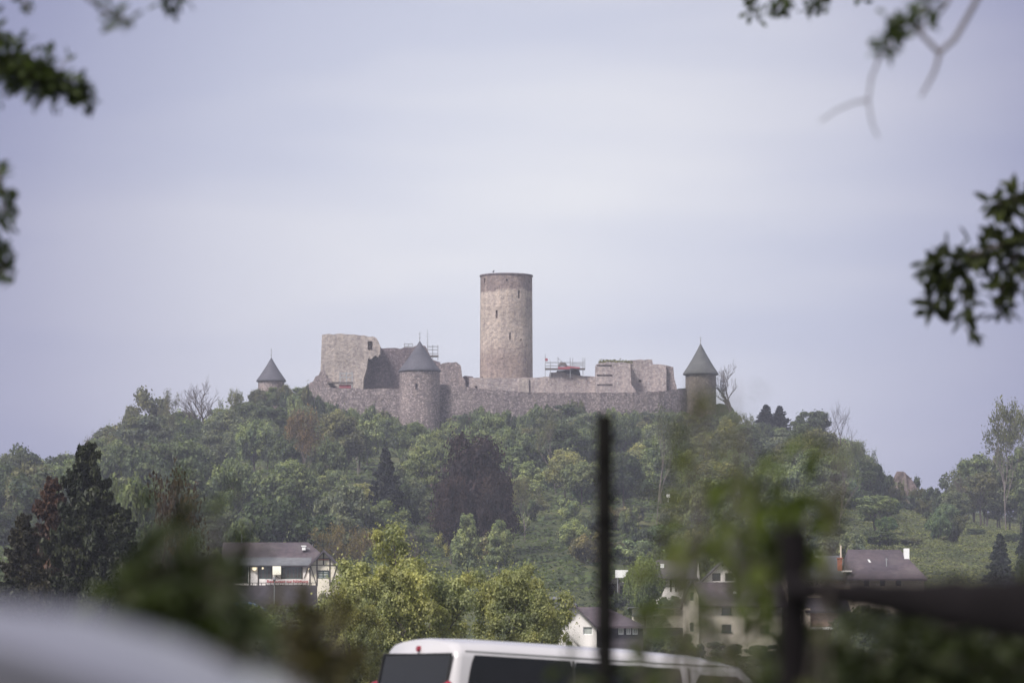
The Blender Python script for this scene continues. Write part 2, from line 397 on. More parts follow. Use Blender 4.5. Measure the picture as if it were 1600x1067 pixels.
def spruce_proto(seed, H, Rr, nbr, per, size, r0=.2, ragged=.3, bare=0., shape_pow=.85):
    rg = np.random.default_rng(seed); P = []; Nn = []; b = MB()
    b.tube([(0,0,-.6), (0,0,H*.5), (0,0,H)], [r0, r0*.6, .02], 7)
    for i in range(nbr):
        z = H*(.06 + .93*(i/nbr)**.9); L = Rr*(1-z/H)**shape_pow*(1 + rg.uniform(-ragged, ragged)) + .12
        az = i*2.399 + rg.uniform(-.4,.4); dx, dy = math.cos(az), math.sin(az)
        droop = .12 + .25*(1-z/H)
        t = np.linspace(0, 1, 8); bp = np.stack([dx*L*t, dy*L*t, z + L*(.1*t - droop*t**1.3 + .12*t**4)], 1)
        b.tube([tuple(q) for q in bp[::2]] + [tuple(bp[-1])], [r0*.22, r0*.15, r0*.1, r0*.05, .01], 4)
        n = int(per*(.35+L/Rr)); u = rg.uniform(bare, 1, n)**.75
        w = .22*L*(1-u*.75)+.05
        side = rg.uniform(-1, 1, n)*w
        c = np.stack([dx*L*u - dy*side, dy*L*u + dx*side, z + L*(.1*u - droop*u**1.3 + .12*u**4) - np.abs(rg.normal(size=n))*.1*L - np.abs(side)*.2], 1)
        P.append(c); k = rg.normal(size=(n,3))*.6 + np.array([dx*.3, dy*.3, .35]); Nn.append(k)
    me = bpy.data.meshes.new('trunk'); me.from_pydata(b.v, [], b.f); me.materials.append(M['bark']); me.update()
    return dict(kind='spruce', H=H, R=Rr, crown=quads_mesh('crown', np.concatenate(P), np.concatenate(Nn), size, M['needle'], 1.7, seed, hang=.5), trunk=me)
def bare_proto(seed, H, spread, levels=5, r0=.16, bark='bark', leaves=0, fork=.25, size=.25, up=.55, first=.28):
    rg = random.Random(seed); b = MB(); tips = []
    def grow(p, d, L, r, lev):
        q = p; pts = [p]; dd = d.copy()
        for i in range(3):
            dd = (dd + Vector((rg.gauss(0,.12), rg.gauss(0,.12), rg.gauss(0,.06)+.04))).normalized(); q = q + dd*L/3; pts.append(q)
        b.tube(pts, [r, r*.88, r*.76, r*.62], 5 if lev < 3 else 3, cap=False)
        if lev >= levels: tips.append(q); return
        for k in range(rg.choice((2,3,3)) if lev else 4):
            a = rg.uniform(0, 6.283); s = spread*rg.uniform(.5, 1.2)
            nd = (dd*(1-s*.4) + Vector((math.cos(a)*s, math.sin(a)*s, up*.35))).normalized()
            grow(pts[-1] if k < 2 else pts[2], nd, L*rg.uniform(.62,.85), r*.6, lev+1)
    grow(Vector((0,0,-.5)), Vector((0,0,1)), H*first+.5, r0, 0)
    zmax = max(v[2] for v in b.v); f = H/zmax
    vs = [(v[0]*f, v[1]*f, v[2]*f) for v in b.v]
    me = bpy.data.meshes.new('trunk'); me.from_pydata(vs, [], b.f); me.materials.append(M[bark]); me.update()
    rad = max(abs(v[0]) for v in vs)
    d = dict(kind='bare', H=H, R=rad, trunk=me, crown=None)
    if leaves:
        ng = np.random.default_rng(seed); tp = np.array([tuple(t*f) for t in tips]); idx = ng.integers(0, len(tp), leaves)
        P = tp[idx] + ng.normal(size=(leaves,3))*size*1.6; d['crown'] = quads_mesh('crown', P, ng.normal(size=(leaves,3))+np.array([0,0,.4]), size, M['leaf'], 1.3, seed)
    return d
PR = {}
PR['round'] = [tree_proto('broadleaf tree', 10+i, 9, 4.2, 1.4, 60, 19000, .31, rb=(.15,.28)) for i in range(5)]
PR['spread'] = [tree_proto('broadleaf tree', 30+i, 8, 5.2, 1.2, 70, 21000, .31, rb=(.14,.26)) for i in range(3)]
PR['tall'] = [tree_proto('tree', 40+i, 11, 3.1, 1.5, 50, 14000, .30, rb=(.18,.32)) for i in range(3)]
PR['cone'] = [tree_proto('tree', 50+i, 9, 3.0, .6, 55, 13000, .28, shape='cone', rb=(.16,.3)) for i in range(2)]
PR['loose'] = [tree_proto('tree', 60+i, 10, 3.8, 2.2, 24, 3400, .36, shape='irregular', rb=(.16,.3)) for i in range(3)]
PR['shrub'] = [tree_proto('shrub', 70+i, 3.4, 2.8, .1, 30, 8500, .26, .07, rb=(.2,.38)) for i in range(3)]
PR['spruce'] = [spruce_proto(80+i, 12, 3.0, 80, 80, .42) for i in range(2)]
PR['bare'] = [bare_proto(90, 10, .95, 6, .25, up=.35, first=.16), bare_proto(91, 9, .85, 5, .15, up=.4, first=.22)]
PR['misty'] = [bare_proto(95+i, 10, .8, 5, .12, 'bark_pale', 4200, size=.2, up=.4) for i in range(2)]
LM = [("the left turret",422,600),("the palace ruin",545,565),("the front round tower",655,620),("the tall keep",790,600),
      ("the red scaffold",883,585),("the stepped ruin",990,600),("the right tower",1095,620),("the fan-shaped bare tree",325,640),
      ("the purple beech",740,745),("the slim dark spruce",603,775),("the tall bare trunk",1025,730),("the restaurant",440,880),
      ("the pinkish dead tree",480,690),("the red rock outcrop",1415,760),("the brown farmhouse",1385,880),("the big village tree",700,890),
      ("the white gable house",1127,890),("the ridge birch",1570,680),("the big dark spruce",130,780),("the two firs",1210,640),("the thin ridge tree",240,640)]
ALLT = []
def place_tree(pr, px, Y, top_py=None, w_px=None, color=(.07,.1,.03), name='broadleaf_tree', label=None, cat='tree', group=None, rz=None, zs=None, adj=None, cap_h=None, sink=0, maxs=9):
    x = at(px, 600, Y).x
    z0 = T(x, Y) - sink
    pz = at(px, top_py, Y).z
    h = pz - z0
    if h < 1.2: return None
    s = h / pr['H']; w = (w_px*K*Y/2)/pr['R'] if w_px else s
    o = empty(name, (x, Y, z0), rz if rz is not None else random.uniform(0, 6.28), label, cat, group)
    o.scale = (w, w, s)
    t = objmesh('trunk', pr['trunk'], o); t.color = (*color, 1)
    if pr['crown']:
        c = objmesh('foliage' if cat == 'shrub' else 'crown', pr['crown'], o); c.color = (*color, 1)
    if cat == 'shrub': t.name = 'stem'
    ALLT.append([o, px, (top_py*.6 + 0.4*topx((x, Y, z0))[1]), adj, Y, name])
    return o
random.seed(4)
GREENS = {'pale green': (.235,.27,.15), 'mid green': (.16,.195,.112), 'deep green': (.078,.10,.062), 'yellow green': (.24,.24,.125), 'olive': (.14,.142,.09), 'grey green': (.145,.165,.122)}
CAP = [(-60,712),(0,705),(30,700),(80,712),(110,702),(150,674),(200,645),(250,625),(290,640),(350,634),(385,620),(430,603),(470,600),(500,612),(520,628),(560,640),(590,636),(620,655),(690,656),(720,648),(760,634),(800,644),(850,628),(890,626),(930,640),(1000,642),(1060,648),(1110,652),(1150,640),(1180,646),(1220,652),(1260,650),(1300,664),(1340,694),(1375,716),(1390,752),(1430,775),(1470,770),(1500,748),(1550,700),(1600,690),(1700,690)]
for Y in (432, 455, 478, 502, 526, 552, 578, 604, 630, 654, 674, 687):
    half = .139*Y; step = 6.6 if Y < 600 else 6.9
    x = -half + random.uniform(0, step)
    while x < half:
        xx = x + random.uniform(-1.3, 1.3); yy = Y + random.uniform(-8, 8) if Y < 670 else Y + random.uniform(-3, 2); x += step
        px = 800 + xx/yy/K; zb = T(xx, yy); pyb = topx((xx, yy, zb))[1]
        # open meadow on the right, scrubby clearing lower middle
        if px > 1310 and pyb > 780 + (1480-px)*.05 and not (px > 1470 and pyb < 822): continue
        if 1375 < px < 1445 and pyb < 800: continue
        if 800 < px < 1080 and pyb > 835 and random.random() < .75: continue
        if 580 < px < 620 and yy < 600 and 700 < pyb < 860: continue
        if 675 < px < 815 and yy < 475: continue
        low = (760 < px < 1090 and pyb > 800)
        h = random.uniform(2.6, 4.6) if low else random.uniform(5.5, 10.5)
        if px < 330 and not low: h *= 1.15
        capz = at(px, ip(CAP, px) + random.uniform(0, 12), yy).z
        h = min(h, capz - zb)
        if h < 1.4: continue
        if h < 3.8: kind = 'shrub'
        else: kind = random.choice(['round']*5 + ['spread']*3 + ['tall']*2 + ['cone','loose'])
        if px > 1460 and yy > 600: kind = random.choice(['tall','loose','tall'])
        adj = random.choice(['pale green']*3 + ['mid green']*5 + ['deep green']*3 + ['yellow green','olive','grey green','grey green'])
        if px < 400: adj = random.choice(['deep green','mid green','deep green','grey green','olive'])
        if 1150 < px: adj = random.choice(['deep green','mid green','olive','grey green','mid green'])
        col = tuple(c*f_ for c, f_ in zip(GREENS[adj], [random.uniform(.8, 1.3)]*3))
        pr = random.choice(PR[kind])
        width = (h*random.uniform(.95, 1.25) if kind == 'shrub' else h*random.uniform(.75, 1.0))
        if kind == 'tall': width = h*.6
        width = max(width, 3.4); wpx = width/yy/K
        tpy = topx((xx, yy, zb + h))[1]
        nm = {'shrub':'shrub','tall':'tall_broadleaf_tree','cone':'pointed_tree','loose':'open_crowned_tree','spread':'spreading_tree'}.get(kind, 'broadleaf_tree')
        place_tree(pr, px, yy, tpy, wpx, col, nm, None, 'shrub' if kind == 'shrub' else 'tree', 'shrubs on the castle hill' if kind == 'shrub' else 'trees on the castle hill', adj=adj)

for px in range(446, 1150, 17):
    yy = random.uniform(677, 685); xx = at(px, 600, yy).x; zb = T(xx, yy)
    if 618 < px < 700: continue
    h = max(1.3, at(px, ip(CAP, px) + random.uniform(-7, 9), yy).z - zb)
    adj = random.choice(['pale green','mid green','mid green','deep green','olive'])
    place_tree(PR['shrub'][px % 3], px, yy, topx((xx, yy, zb+h))[1], random.uniform(26, 40), GREENS[adj], 'shrub', None, 'shrub', 'shrubs on the castle hill', adj=adj)
for k in range(85):
    for _ in range(50):
        yy = random.uniform(425, 600); xx = random.uniform(-.14, .14)*yy; px = 800 + xx/yy/K; pyb = topx((xx, yy, T(xx, yy)))[1]
        if 760 < pyb < 885 and not (675 < px < 815 and yy < 475 and pyb < 865) and (600 < px < 1330 or random.random() < .15): break
    h = random.uniform(2.0, 4.2); adj = random.choice(['pale green','mid green','mid green','deep green','grey green','yellow green'])
    place_tree(PR['shrub'][k % 3], px, yy, topx((xx, yy, T(xx, yy)+h))[1], random.uniform(3.2, 6)/yy/K, tuple(c*random.uniform(.85,1.2) for c in GREENS[adj]), 'shrub', None, 'shrub', 'shrubs on the castle hill', adj=adj)
# individual trees of the hill
def PT(kind, i, *a, **k): return place_tree(PR[kind][i], *a, **k)
PT('bare',0, 327,660, 584, 88, (.1,.08,.07), 'bare_tree', 'leafless dark tree with a fan of branches against the sky, left of the castle', 'tree')
PT('loose',0, 238,668, 598, 75, GREENS['olive'], 'open_crowned_tree', 'thin open-crowned tree standing up from the left ridge line', 'tree')
PT('tall',1, 205,664, 625, 34, GREENS['olive'], 'open_crowned_tree', 'small loose tree just left of the thin open-crowned ridge tree', 'tree')
PT('misty',0, 480,520, 640, 75, (.17,.125,.095), 'budding_tree', 'pinkish brown barely leafed tree below the left turret', 'tree')
PR['talltrunk'] = [bare_proto(97, 14, .75, 5, .30, 'bark_pale', 1800, size=.26, up=.4, first=.5)]
PT('talltrunk',0, 1025,500, 638, 75, (.10,.115,.07), 'tall_thin_tree', 'tall tree with a long bare trunk and a thin crown, right of the steel post', 'tree')
PT('talltrunk',0, 1308,490, 700, 70, GREENS['mid green'], 'tall_thin_tree', 'tall thin tree with a bare dark trunk above the grey roofed barn', 'tree')
for i_,(px_,yy_,ty_,w_,k_,c_,lb_) in enumerate(((150,600,668,50,'bare',(.1,.08,.07),'small leafless tree on the left ridge between the spruce and the thin trees'),
    (268,655,612,40,'misty',(.13,.13,.08),'thin half-leafed tree left of the fan-shaped bare tree'),(365,650,610,44,'misty',(.14,.15,.08),'thin half-leafed tree right of the fan-shaped bare tree'),
    (650,560,700,44,'misty',(.17,.15,.10),'thin brownish tree on the slope left of the purple beech'),(905,600,668,46,'misty',(.14,.15,.09),'thin pale tree left of the steel post high on the slope'),
    (1170,640,648,50,'misty',(.12,.14,.08),'thin half-leafed tree on the ridge left of the two firs'),(1345,600,690,44,'misty',(.12,.14,.08),'thin half-leafed tree on the right ridge below the pale bare tree'),
    (1497,600,735,44,'bare',(.1,.08,.07),'small leafless tree at the left end of the right ridge trees'),(820,480,745,50,'misty',(.16,.16,.10),'thin pale tree on the slope right of the purple beech'))):
    PT(k_, i_ % 2, px_, yy_, ty_, w_, c_, 'thin_tree', lb_, 'tree')
PT('talltrunk',0, 868,560, 650, 60, GREENS['olive'], 'tall_thin_tree', 'thin pale-trunked tree on the slope below the scaffold', 'tree')
PT('talltrunk',0, 560,600, 640, 55, GREENS['mid green'], 'tall_thin_tree', 'thin pale-trunked tree on the slope below the palace ruin', 'tree')
PT('spruce',0, 603,470, 700, 92, (.030,.034,.032), 'dark_spruce', 'slim dark spruce in the middle of the wooded slope', 'tree')
PR['beech'] = [tree_proto('beech', 120, 12, 5.5, .6, 44, 20000, .3, .3, rb=(.2,.34))]
PT('beech',0, 740,455, 668, 132, (.04,.026,.034), 'copper_beech', 'big dark purple beech in the middle of the slope', 'tree')
PT('beech',0, 705,448, 735, 70, (.045,.028,.032), 'copper_beech', 'lower purple shoulder tree on the left of the big purple beech', 'tree', group='purple beeches')
PT('beech',0, 778,446, 736, 74, (.04,.026,.03), 'copper_beech', 'lower purple shoulder tree on the right of the big purple beech', 'tree', group='purple beeches')
PT('cone',0, 730,425, 790, 58, GREENS['pale green'], 'pointed_tree', 'pale pointed young tree at the foot of the purple beech', 'tree')
PT('cone',1, 780,425, 795, 50, GREENS['pale green'], 'pointed_tree', 'pale pointed tree right of the other pointed tree below the purple beech', 'tree')
PT('spread',0, 440,405, 760, 175, (.06,.085,.045), 'spreading_tree', 'broad dense dark green tree right behind the restaurant roof', 'tree')
PT('spread',1, 380,400, 800, 70, GREENS['mid green'], 'spreading_tree', 'smaller green tree behind the left end of the restaurant roof', 'tree')
PT('misty',1, 512,395, 822, 80, (.19,.15,.07), 'budding_tree', 'brownish yellow budding tree behind the restaurant gable', 'tree')
PT('misty',0, 560,398, 826, 60, (.18,.14,.075), 'budding_tree', 'brownish budding tree right of the restaurant, beyond the big village tree', 'tree')
PT('bare',1, 640,400, 815, 60, (.2,.16,.14), 'bare_tree', 'pale leafless bush-like tree above the big village tree', 'tree')
PT('spruce',1, 1197,700, 632, 52, (.02,.026,.026), 'dark_fir', 'left one of the two dark firs on the ridge right of the castle', 'tree', group='pair of dark firs')
PT('spruce',0, 1218,700, 634, 52, (.02,.026,.026), 'dark_fir', 'right one of the two dark firs on the ridge right of the castle', 'tree', group='pair of dark firs')
PT('spread',1, 1268,690, 638, 74, GREENS['deep green'], 'open_crowned_tree', 'dark rounded tree on the right ridge beside the pale bare tree', 'tree')
PT('bare',1, 1312,640, 622, 62, (.2,.17,.15), 'bare_tree', 'pale nearly leafless tree standing on the right ridge line', 'tree')
PT('bare',0, 1143,700, 558, 52, (.2,.17,.15), 'bare_tree', 'slender leafless tree against the sky right of the right tower', 'tree')
PT('round',1, 1285,520, 702, 80, GREENS['mid green'], 'broadleaf_tree', 'round bright-topped tree in the wood right of the castle', 'tree')
PT('loose',1, 1365,500, 768, 90, GREENS['mid green'], 'open_crowned_tree', 'loose green tree below the red rock outcrop at the meadow edge', 'tree')
PT('spruce',1, 1560,420, 833, 58, (.03,.04,.032), 'young_spruce', 'young dark spruce standing alone on the right meadow', 'tree')
PT('spruce',0, 1600,430, 812, 44, (.03,.042,.034), 'young_spruce', 'young spruce at the right edge of the meadow, cut by the frame', 'tree')
PT('misty',0, 1570,600, 628, 90, (.12,.13,.06), 'birch', 'thin airy birch rising above the trees on the right ridge', 'tree')
for i,(px,ty,w) in enumerate(((1490,728,50),(1520,700,60),(1556,700,55),(1592,690,60),(1540,760,60),(1505,745,50),(1575,730,60),(1480,765,40),(1535,715,50),(1600,740,60),(1560,760,60),(1610,700,60))):
    PT('tall' if i % 2 else 'loose', i % 3, px, 612, ty, w, GREENS['mid green' if i % 2 else 'grey green'], 'tall_broadleaf_tree', None, 'tree', 'trees on the right ridge', adj='mid green' if i % 2 else 'grey green')
for i,(px,ty,w) in enumerate(((42,688,72),(75,722,60),(10,720,70),(130,706,30),(155,675,60),(108,735,40))):
    PT('loose' if i in (0,3,5) else 'round', i % 3, px, 560, ty, w, GREENS['deep green' if i != 4 else 'mid green'], 'broadleaf_tree', None, 'tree', 'trees on the left ridge', adj='deep green')
PT('round',0, 215,330, 715, 105, (.125,.155,.08), 'broadleaf_tree', 'rounded pale green tree right of the big dark spruce', 'tree')
PT('loose',2, 180,335, 735, 60, (.13,.155,.08), 'open_crowned_tree', 'small pale tree between the big dark spruce and the rounded pale tree', 'tree')
for i,(px_,ty,w) in enumerate(((404,603,34),(426,601,30),(446,600,34),(470,600,36))):
    place_tree(PR['round'][i], px_, 694, ty, w, GREENS['mid green' if i % 2 else 'olive'], 'broadleaf_tree', None, 'tree', 'trees on the castle hill', adj='mid green' if i % 2 else 'olive')
for i,(px_,yy_,h_,w) in enumerate(((1330,470,1.6,40),(1390,520,1.3,34),(1450,560,1.5,30),(1475,500,1.2,50),(1520,540,1.5,36),(1420,470,1.2,44),(1580,520,1.6,40),(1500,600,1.6,30),(1350,560,2.0,34),(1540,470,1.2,46))):
    q_ = at(px_, 600, yy_); place_tree(PR['shrub'][i % 3], px_, yy_, topx((q_.x, yy_, T(q_.x, yy_)+h_))[1], w, GREENS['olive' if i % 2 else 'deep green'], 'shrub', None, 'shrub', 'low scrub on the meadow', adj='olive' if i % 2 else 'deep green')
# rock with shrubs
for i,(px,ty,w) in enumerate(((1422,744,40),(1442,756,50),(1455,760,40),(1398,765,40),(1420,770,44),(1383,742,36),(1375,735,50),(1445,775,44),(1470,775,44),(1400,752,30),(1360,715,44))):
    place_tree(PR['shrub'][i % 3], px, (645 if i == 0 else 634 - i*3), ty, w, (.10,.10,.045) if i % 2 else GREENS['deep green'], 'shrub', None, 'shrub', 'shrubs round the rock outcrop', adj='olive' if i % 2 else 'deep green')

# ------------------------------------------------------------------ undergrowth that nobody could count
def undergrowth(name, n, x0, x1, y0, y1, hgt, size, cond, seed, color, dens=.05):
    rg = np.random.default_rng(seed); P = []; Nn = []
    while len(P) < n:
        y = rg.uniform(y0, y1); f = y/700; x = rg.uniform(x0, x1)*f
        if not cond(x, y): continue
        k = noise.noise(Vector((x*.35, y*.12, seed))) + .3*noise.noise(Vector((x*1.1, y*.4, seed)))
        h = max(0, k)*hgt + .1
        z = T(x, y)
        for _ in range(4):
            P.append((x + rg.normal()*.35, y + rg.normal()*.5, z + h*rg.uniform(.2, 1))); Nn.append((rg.normal()*.5, rg.normal()*.5-.25, 1))
    me = quads_mesh(name, np.array(P), np.array(Nn), size, M['leaf'], 1.2, seed)
    o = objmesh(name, me); o.color = (*color, 1); return o
def is_meadow(x, y):
    px, py = topx((x, y, T(x, y))); return px > 1300 and py > 775
tag(undergrowth('undergrowth', 80000, -102, 100, 395, 700, 2.2, .5, lambda x, y: not is_meadow(x, y), 5, (.08,.105,.045)), 'low green scrub covering the ground between the hill trees', kind='stuff')
tag(undergrowth('meadow_grass', 70000, 60, 105, 380, 700, 1.1, .28, is_meadow, 6, (.12,.135,.068)), 'rough tufted grass of the meadow on the right slope', kind='stuff')
tag(undergrowth('village_undergrowth', 26000, -102, 102, 250, 400, 1.6, .3, lambda x, y: True, 8, (.05,.062,.03)), 'dark low growth between the village houses', kind='stuff')

# ------------------------------------------------------------------ castle
def densify(pts, step, jit, rg, lock=()):
    out = []
    for i, (a, b) in enumerate(zip(pts, pts[1:])):
        L = (Vector(b) - Vector(a)).length; n = max(1, int(L/step))
        for k in range(n):
            p = Vector(a).lerp(Vector(b), k/n)
            if k and i not in lock: p += Vector((0, rg.uniform(-jit, jit)))
            out.append((p.x, p.y))
    out.append(tuple(pts[-1])); return out
def slabpx(name, label, cat, outline, Y, depth, mat, holes=(), jit=.16, seed=1, parent=None, holedepth=1.2, group=None):
    """masonry with a ragged outline; outline given along its top, closed at the bottom"""
    rg = random.Random(seed)
    pts = [(at(px, py, Y).x, at(px, py, Y).z) for px, py in outline]
    pts = densify(pts, .7, jit, rg)
    hs = []
    for a, b, c, d in holes: p, q = at(a, d, Y), at(c, b, Y); hs.append((p.x, p.z, q.x, q.z))
    m = MB(); m.facade((0, Y, 0), (1,0,0), (0,-1,0), pts, hs, holedepth)
    m.facade((0, Y+depth, 0), (1,0,0), (0,1,0), pts)
    n = len(pts)
    for i in range(n):
        a, b = pts[i], pts[(i+1) % n]
        m.add([(a[0],Y,a[1]),(b[0],Y,b[1]),(b[0],Y+depth,b[1]),(a[0],Y+depth,a[1])], [(0,1,2,3)])
    cx = sum(p[0] for p in pts)/n; org = Vector((cx, Y, min(p[1] for p in pts)))
    o = m.build(name, mat, parent, origin=org if not parent else Vector(parent.location))
    if not parent: tag(o, label, cat, group)
    return o
def strip(name, label, pts, zb, thick, mat, jit=.14, seed=2):
    """wall following a curve in plan: pts = (px, top_py, Y)"""
    rg = random.Random(seed); P = []
    Q = [(at(px, py, Y), Y) for px, py, Y in pts]
    for (a, _), (b, _) in zip(Q, Q[1:]):
        n = max(1, int((b-a).length/.8))
        for k in range(n): P.append(a.lerp(b, k/n) + Vector((0, 0, rg.uniform(-jit, jit))))
    P.append(Q[-1][0]); m = MB(); n = len(P)
    vs = []
    for p in P: vs += [(p.x,p.y,zb),(p.x,p.y,p.z),(p.x,p.y+thick,p.z),(p.x,p.y+thick,zb)]
    fs = []
    for i in range(n-1):
        for j in range(3): fs.append((i*4+j, (i+1)*4+j, (i+1)*4+j+1, i*4+j+1))
    fs += [(0,1,2,3), ((n-1)*4+3,(n-1)*4+2,(n-1)*4+1,(n-1)*4)]
    m.add(vs, fs); o = m.build(name, mat, origin=Vector((P[n//2].x, P[n//2].y, zb))); tag(o, label, 'wall'); return o
def cyl(m, c, r0, r1, z0, z1, holes=(), seg=56, depth=.8, ragged=0, seed=1, mi=0):
    """round wall in local coordinates; holes=(angle, z, width, height), angle 0 faces the camera (-Y)"""
    rg = random.Random(seed)
    A = [2*math.pi*i/seg for i in range(seg)]; Z = [z0 + (z1-z0)*i/14 for i in range(15)]
    H = []
    for a, z, w, h in holes:
        hw = w/2/r0; H.append((a-hw, a+hw, z, z+h)); A += [(a-hw) % (2*math.pi), (a+hw) % (2*math.pi)]; Z += [z, z+h]
    A = sorted(set(round(x, 5) for x in A)); Z = sorted(set(round(x, 4) for x in Z))
    def P(a, z, inset=0):
        r = r0 + (r1-r0)*(z-z0)/(z1-z0) - inset; return Vector((c[0]+r*math.sin(a), c[1]-r*math.cos(a), z))
    top = {a: rg.uniform(-ragged, ragged) for a in A}
    na = len(A)
    for i in range(na):
        a, b = A[i], A[(i+1) % na]
        if b < a: b += 2*math.pi
        am = (a+b)/2
        for z, zz in zip(Z, Z[1:]):
            zm = (z+zz)/2; inh = any(min(abs(am-(x0+x1)/2), abs(am-2*math.pi-(x0+x1)/2), abs(am+2*math.pi-(x0+x1)/2)) < (x1-x0)/2 and y0 < zm < y1 for x0,x1,y0,y1 in H)
            q = [P(a,z),P(b,z),P(b,zz),P(a,zz)]
            if zz == Z[-1]: q[2].z += top[A[(i+1)%na]]; q[3].z += top[A[i]]
            if not inh: m.add(q, [(0,1,2,3)], mi)
    for x0,x1,y0,y1 in H:
        o_ = [P(x0,y0),P(x1,y0),P(x1,y1),P(x0,y1)]; i_ = [P(x0,y0,depth),P(x1,y0,depth),P(x1,y1,depth),P(x0,y1,depth)]
        m.add(o_+i_, [(0,1,5,4),(1,2,6,5),(2,3,7,6),(3,0,4,7),(4,5,6,7)], mi)
    return A, top
def disc(m, c, r, z, seg=48, up=True, mi=0):
    vs = [(c[0]+r*math.sin(2*math.pi*i/seg), c[1]-r*math.cos(2*math.pi*i/seg), z) for i in range(seg)]
    m.add(vs, [tuple(range(seg)) if up else tuple(range(seg))[::-1]], mi)
def cone(m, r, z0, z1, seg=48, sag=.04, thick=.25):
    prof = [(r*.96, z0-thick), (r, z0-thick*.7), (r, z0)] + [(r*(1-t)**1.0 - r*sag*math.sin(math.pi*t), z0 + (z1-z0)*t) for t in (.1,.2,.35,.5,.65,.8,.9,.97)]
    k = len(m.v)
    for rr, z in prof:
        for i in range(seg): a = 2*math.pi*i/seg; m.v.append((rr*math.sin(a), -rr*math.cos(a), z))
    m.v.append((0,0,z1))
    for j in range(len(prof)-1):
        for i in range(seg): m.f.append([k+j*seg+i, k+j*seg+(i+1)%seg, k+(j+1)*seg+(i+1)%seg, k+(j+1)*seg+i]); m.m.append(0)
    for i in range(seg): m.f.append([k+(len(prof)-1)*seg+i, k+(len(prof)-1)*seg+(i+1)%seg, len(m.v)-1]); m.m.append(0)
    m.f.append([k+i for i in range(seg)][::-1]); m.m.append(0)
ZW = 44.0
# the keep
kp = at(791, 590, 722); kr = 82*K*722/2; kz0 = ZW; kz1 = at(791, 428, 722).z
keep = empty('castle_keep', (kp.x, 722+kr, kz0), 0, 'tall round stone keep with slit windows rising above the castle', 'tower')
def kh(px, py0, py1, w):   # slit in local coordinates
    return (math.asin(max(-1, min(1, (at(px, 500, 722).x - kp.x)/kr))) % (2*math.pi), at(px, py1, 722).z - kz0, w, (py1-py0)*K*722)
m = MB(); holes = [kh(811,453,466,.5), kh(776,484,497,.42), kh(797,520,531,.36), kh(814,528,532,.32), kh(757,433,440,.55), kh(792,436,439,.4), kh(827,437,440,.4), kh(754,586,590,.5)]
_, _ = cyl(m, (0,0), kr*1.03, kr, 0, kz1-kz0, holes, 64, .9, .03)
m2 = m
seg = 48; kt = kz1-kz0
ring = MB()
for i in range(seg):
    a, b = 2*math.pi*i/seg, 2*math.pi*(i+1)/seg
    def q(a, r, z): return (r*math.sin(a), -r*math.cos(a), z)
    ring.add([q(a,kr+.14,kt-.05),q(b,kr+.14,kt-.05),q(b,kr+.14,kt+.2),q(a,kr+.14,kt+.2),q(a,kr-.9,kt+.2),q(b,kr-.9,kt+.2),q(b,kr-.9,kt-1.2),q(a,kr-.9,kt-1.2)], [(0,1,2,3),(3,2,5,4),(4,5,6,7)])
    ring.add([q(a,kr+.14,kt-.05),q(b,kr+.14,kt-.05),q(b,kr-.2,kt-.05),q(a,kr-.2,kt-.05)], [(0,3,2,1)])
disc(ring, (0,0), kr-.85, kt-1.2)
M['keep_local'] = stone('keep stone local', (.29,.235,.20), (.435,.362,.312), (.565,.48,.415), .9, bands=[(kz1-kz0-3.0, .25, (.52,.49,.52), True), (63.0-kz0, 2.0, (.76,.71,.73), False)])
m2.build('wall', M['keep_local'], keep, smooth=False)
ring.build('parapet', M['dark'], keep)
hut = MB(); hut.box((-1.2,-1,kt-1.2), (1.4,1,kt+.55)); hut.build('stair_hood', M['wood'], keep)
# bird on the rim
bp = at(771, 427, 722-0.0)
bird = empty('bird', (bp.x, 722.6, kz1+.2), R(60), 'small dark bird perched on the rim of the keep', 'bird')
b = MB(); prof = [(-.42,.10,.02),(-.25,.17,.06),(-.08,.25,.12),(.08,.36,.13),(.2,.47,.08),(.27,.55,.075),(.33,.55,.05),(.42,.53,.01)]
b.tube([(x, 0, z) for x, z, r in prof], [r for _, _, r in prof], 10); b.tube([(0,.05,.25),(0,.05,-.02)], .015, 5); b.tube([(0,-.05,.25),(0,-.05,-.02)], .015, 5)
b.build('body', M['black'], bird, smooth=True)
# cone roofed towers
def cone_tower(name, label, px, Y, w_px, eave_py, apex_py, base_z, roof_px, wallm, roofm, slits=(), fin=14):
    c = at(px, eave_py, Y); r = w_px*K*Y/2; rr = roof_px*K*Y/2
    t = empty(name, (c.x, Y+r, base_z), 0, label, 'tower')
    ez = c.z - base_z; az = at(px, apex_py, Y+r).z - base_z
    m = MB(); hs = []
    for sx, y0, y1, w in slits:
        hs.append((math.asin((at(sx, 500, Y).x - c.x)/r) % (2*math.pi), at(sx, y1, Y).z - base_z, w, (y1-y0)*K*Y))
    cyl(m, (0,0), r*1.02, r, 0, ez+.1, hs, 48, .7, 0); m.build('wall', wallm, t)
    m = MB(); cone(m, rr, ez, az); m.build('roof', roofm, t, smooth=True)
    m = MB(); m.tube([(0,0,az-.3),(0,0,az+fin*K*Y)], [.09,.04], 6); m.tube([(0,0,az+.35),(0,0,az+.5),(0,0,az+.65)], [.05,.16,.05], 8)
    m.bar((-.3,0,az+fin*K*Y*.75), (.3,0,az+fin*K*Y*.75), .06, .06); m.build('finial', M['metal'], t); return t
cone_tower('round_tower', 'round tower with a grey cone roof standing in front of the curtain wall', 655, 684, 63, 577, 532, ZW-6, 67, M['tower'], M['slate'], [(651,599,608,.42)])
cone_tower('small_turret', 'small turret with a grey cone roof at the far left end of the castle', 422.5, 712, 41, 593, 558, ZW-2, 47, M['tower'], M['slate'])
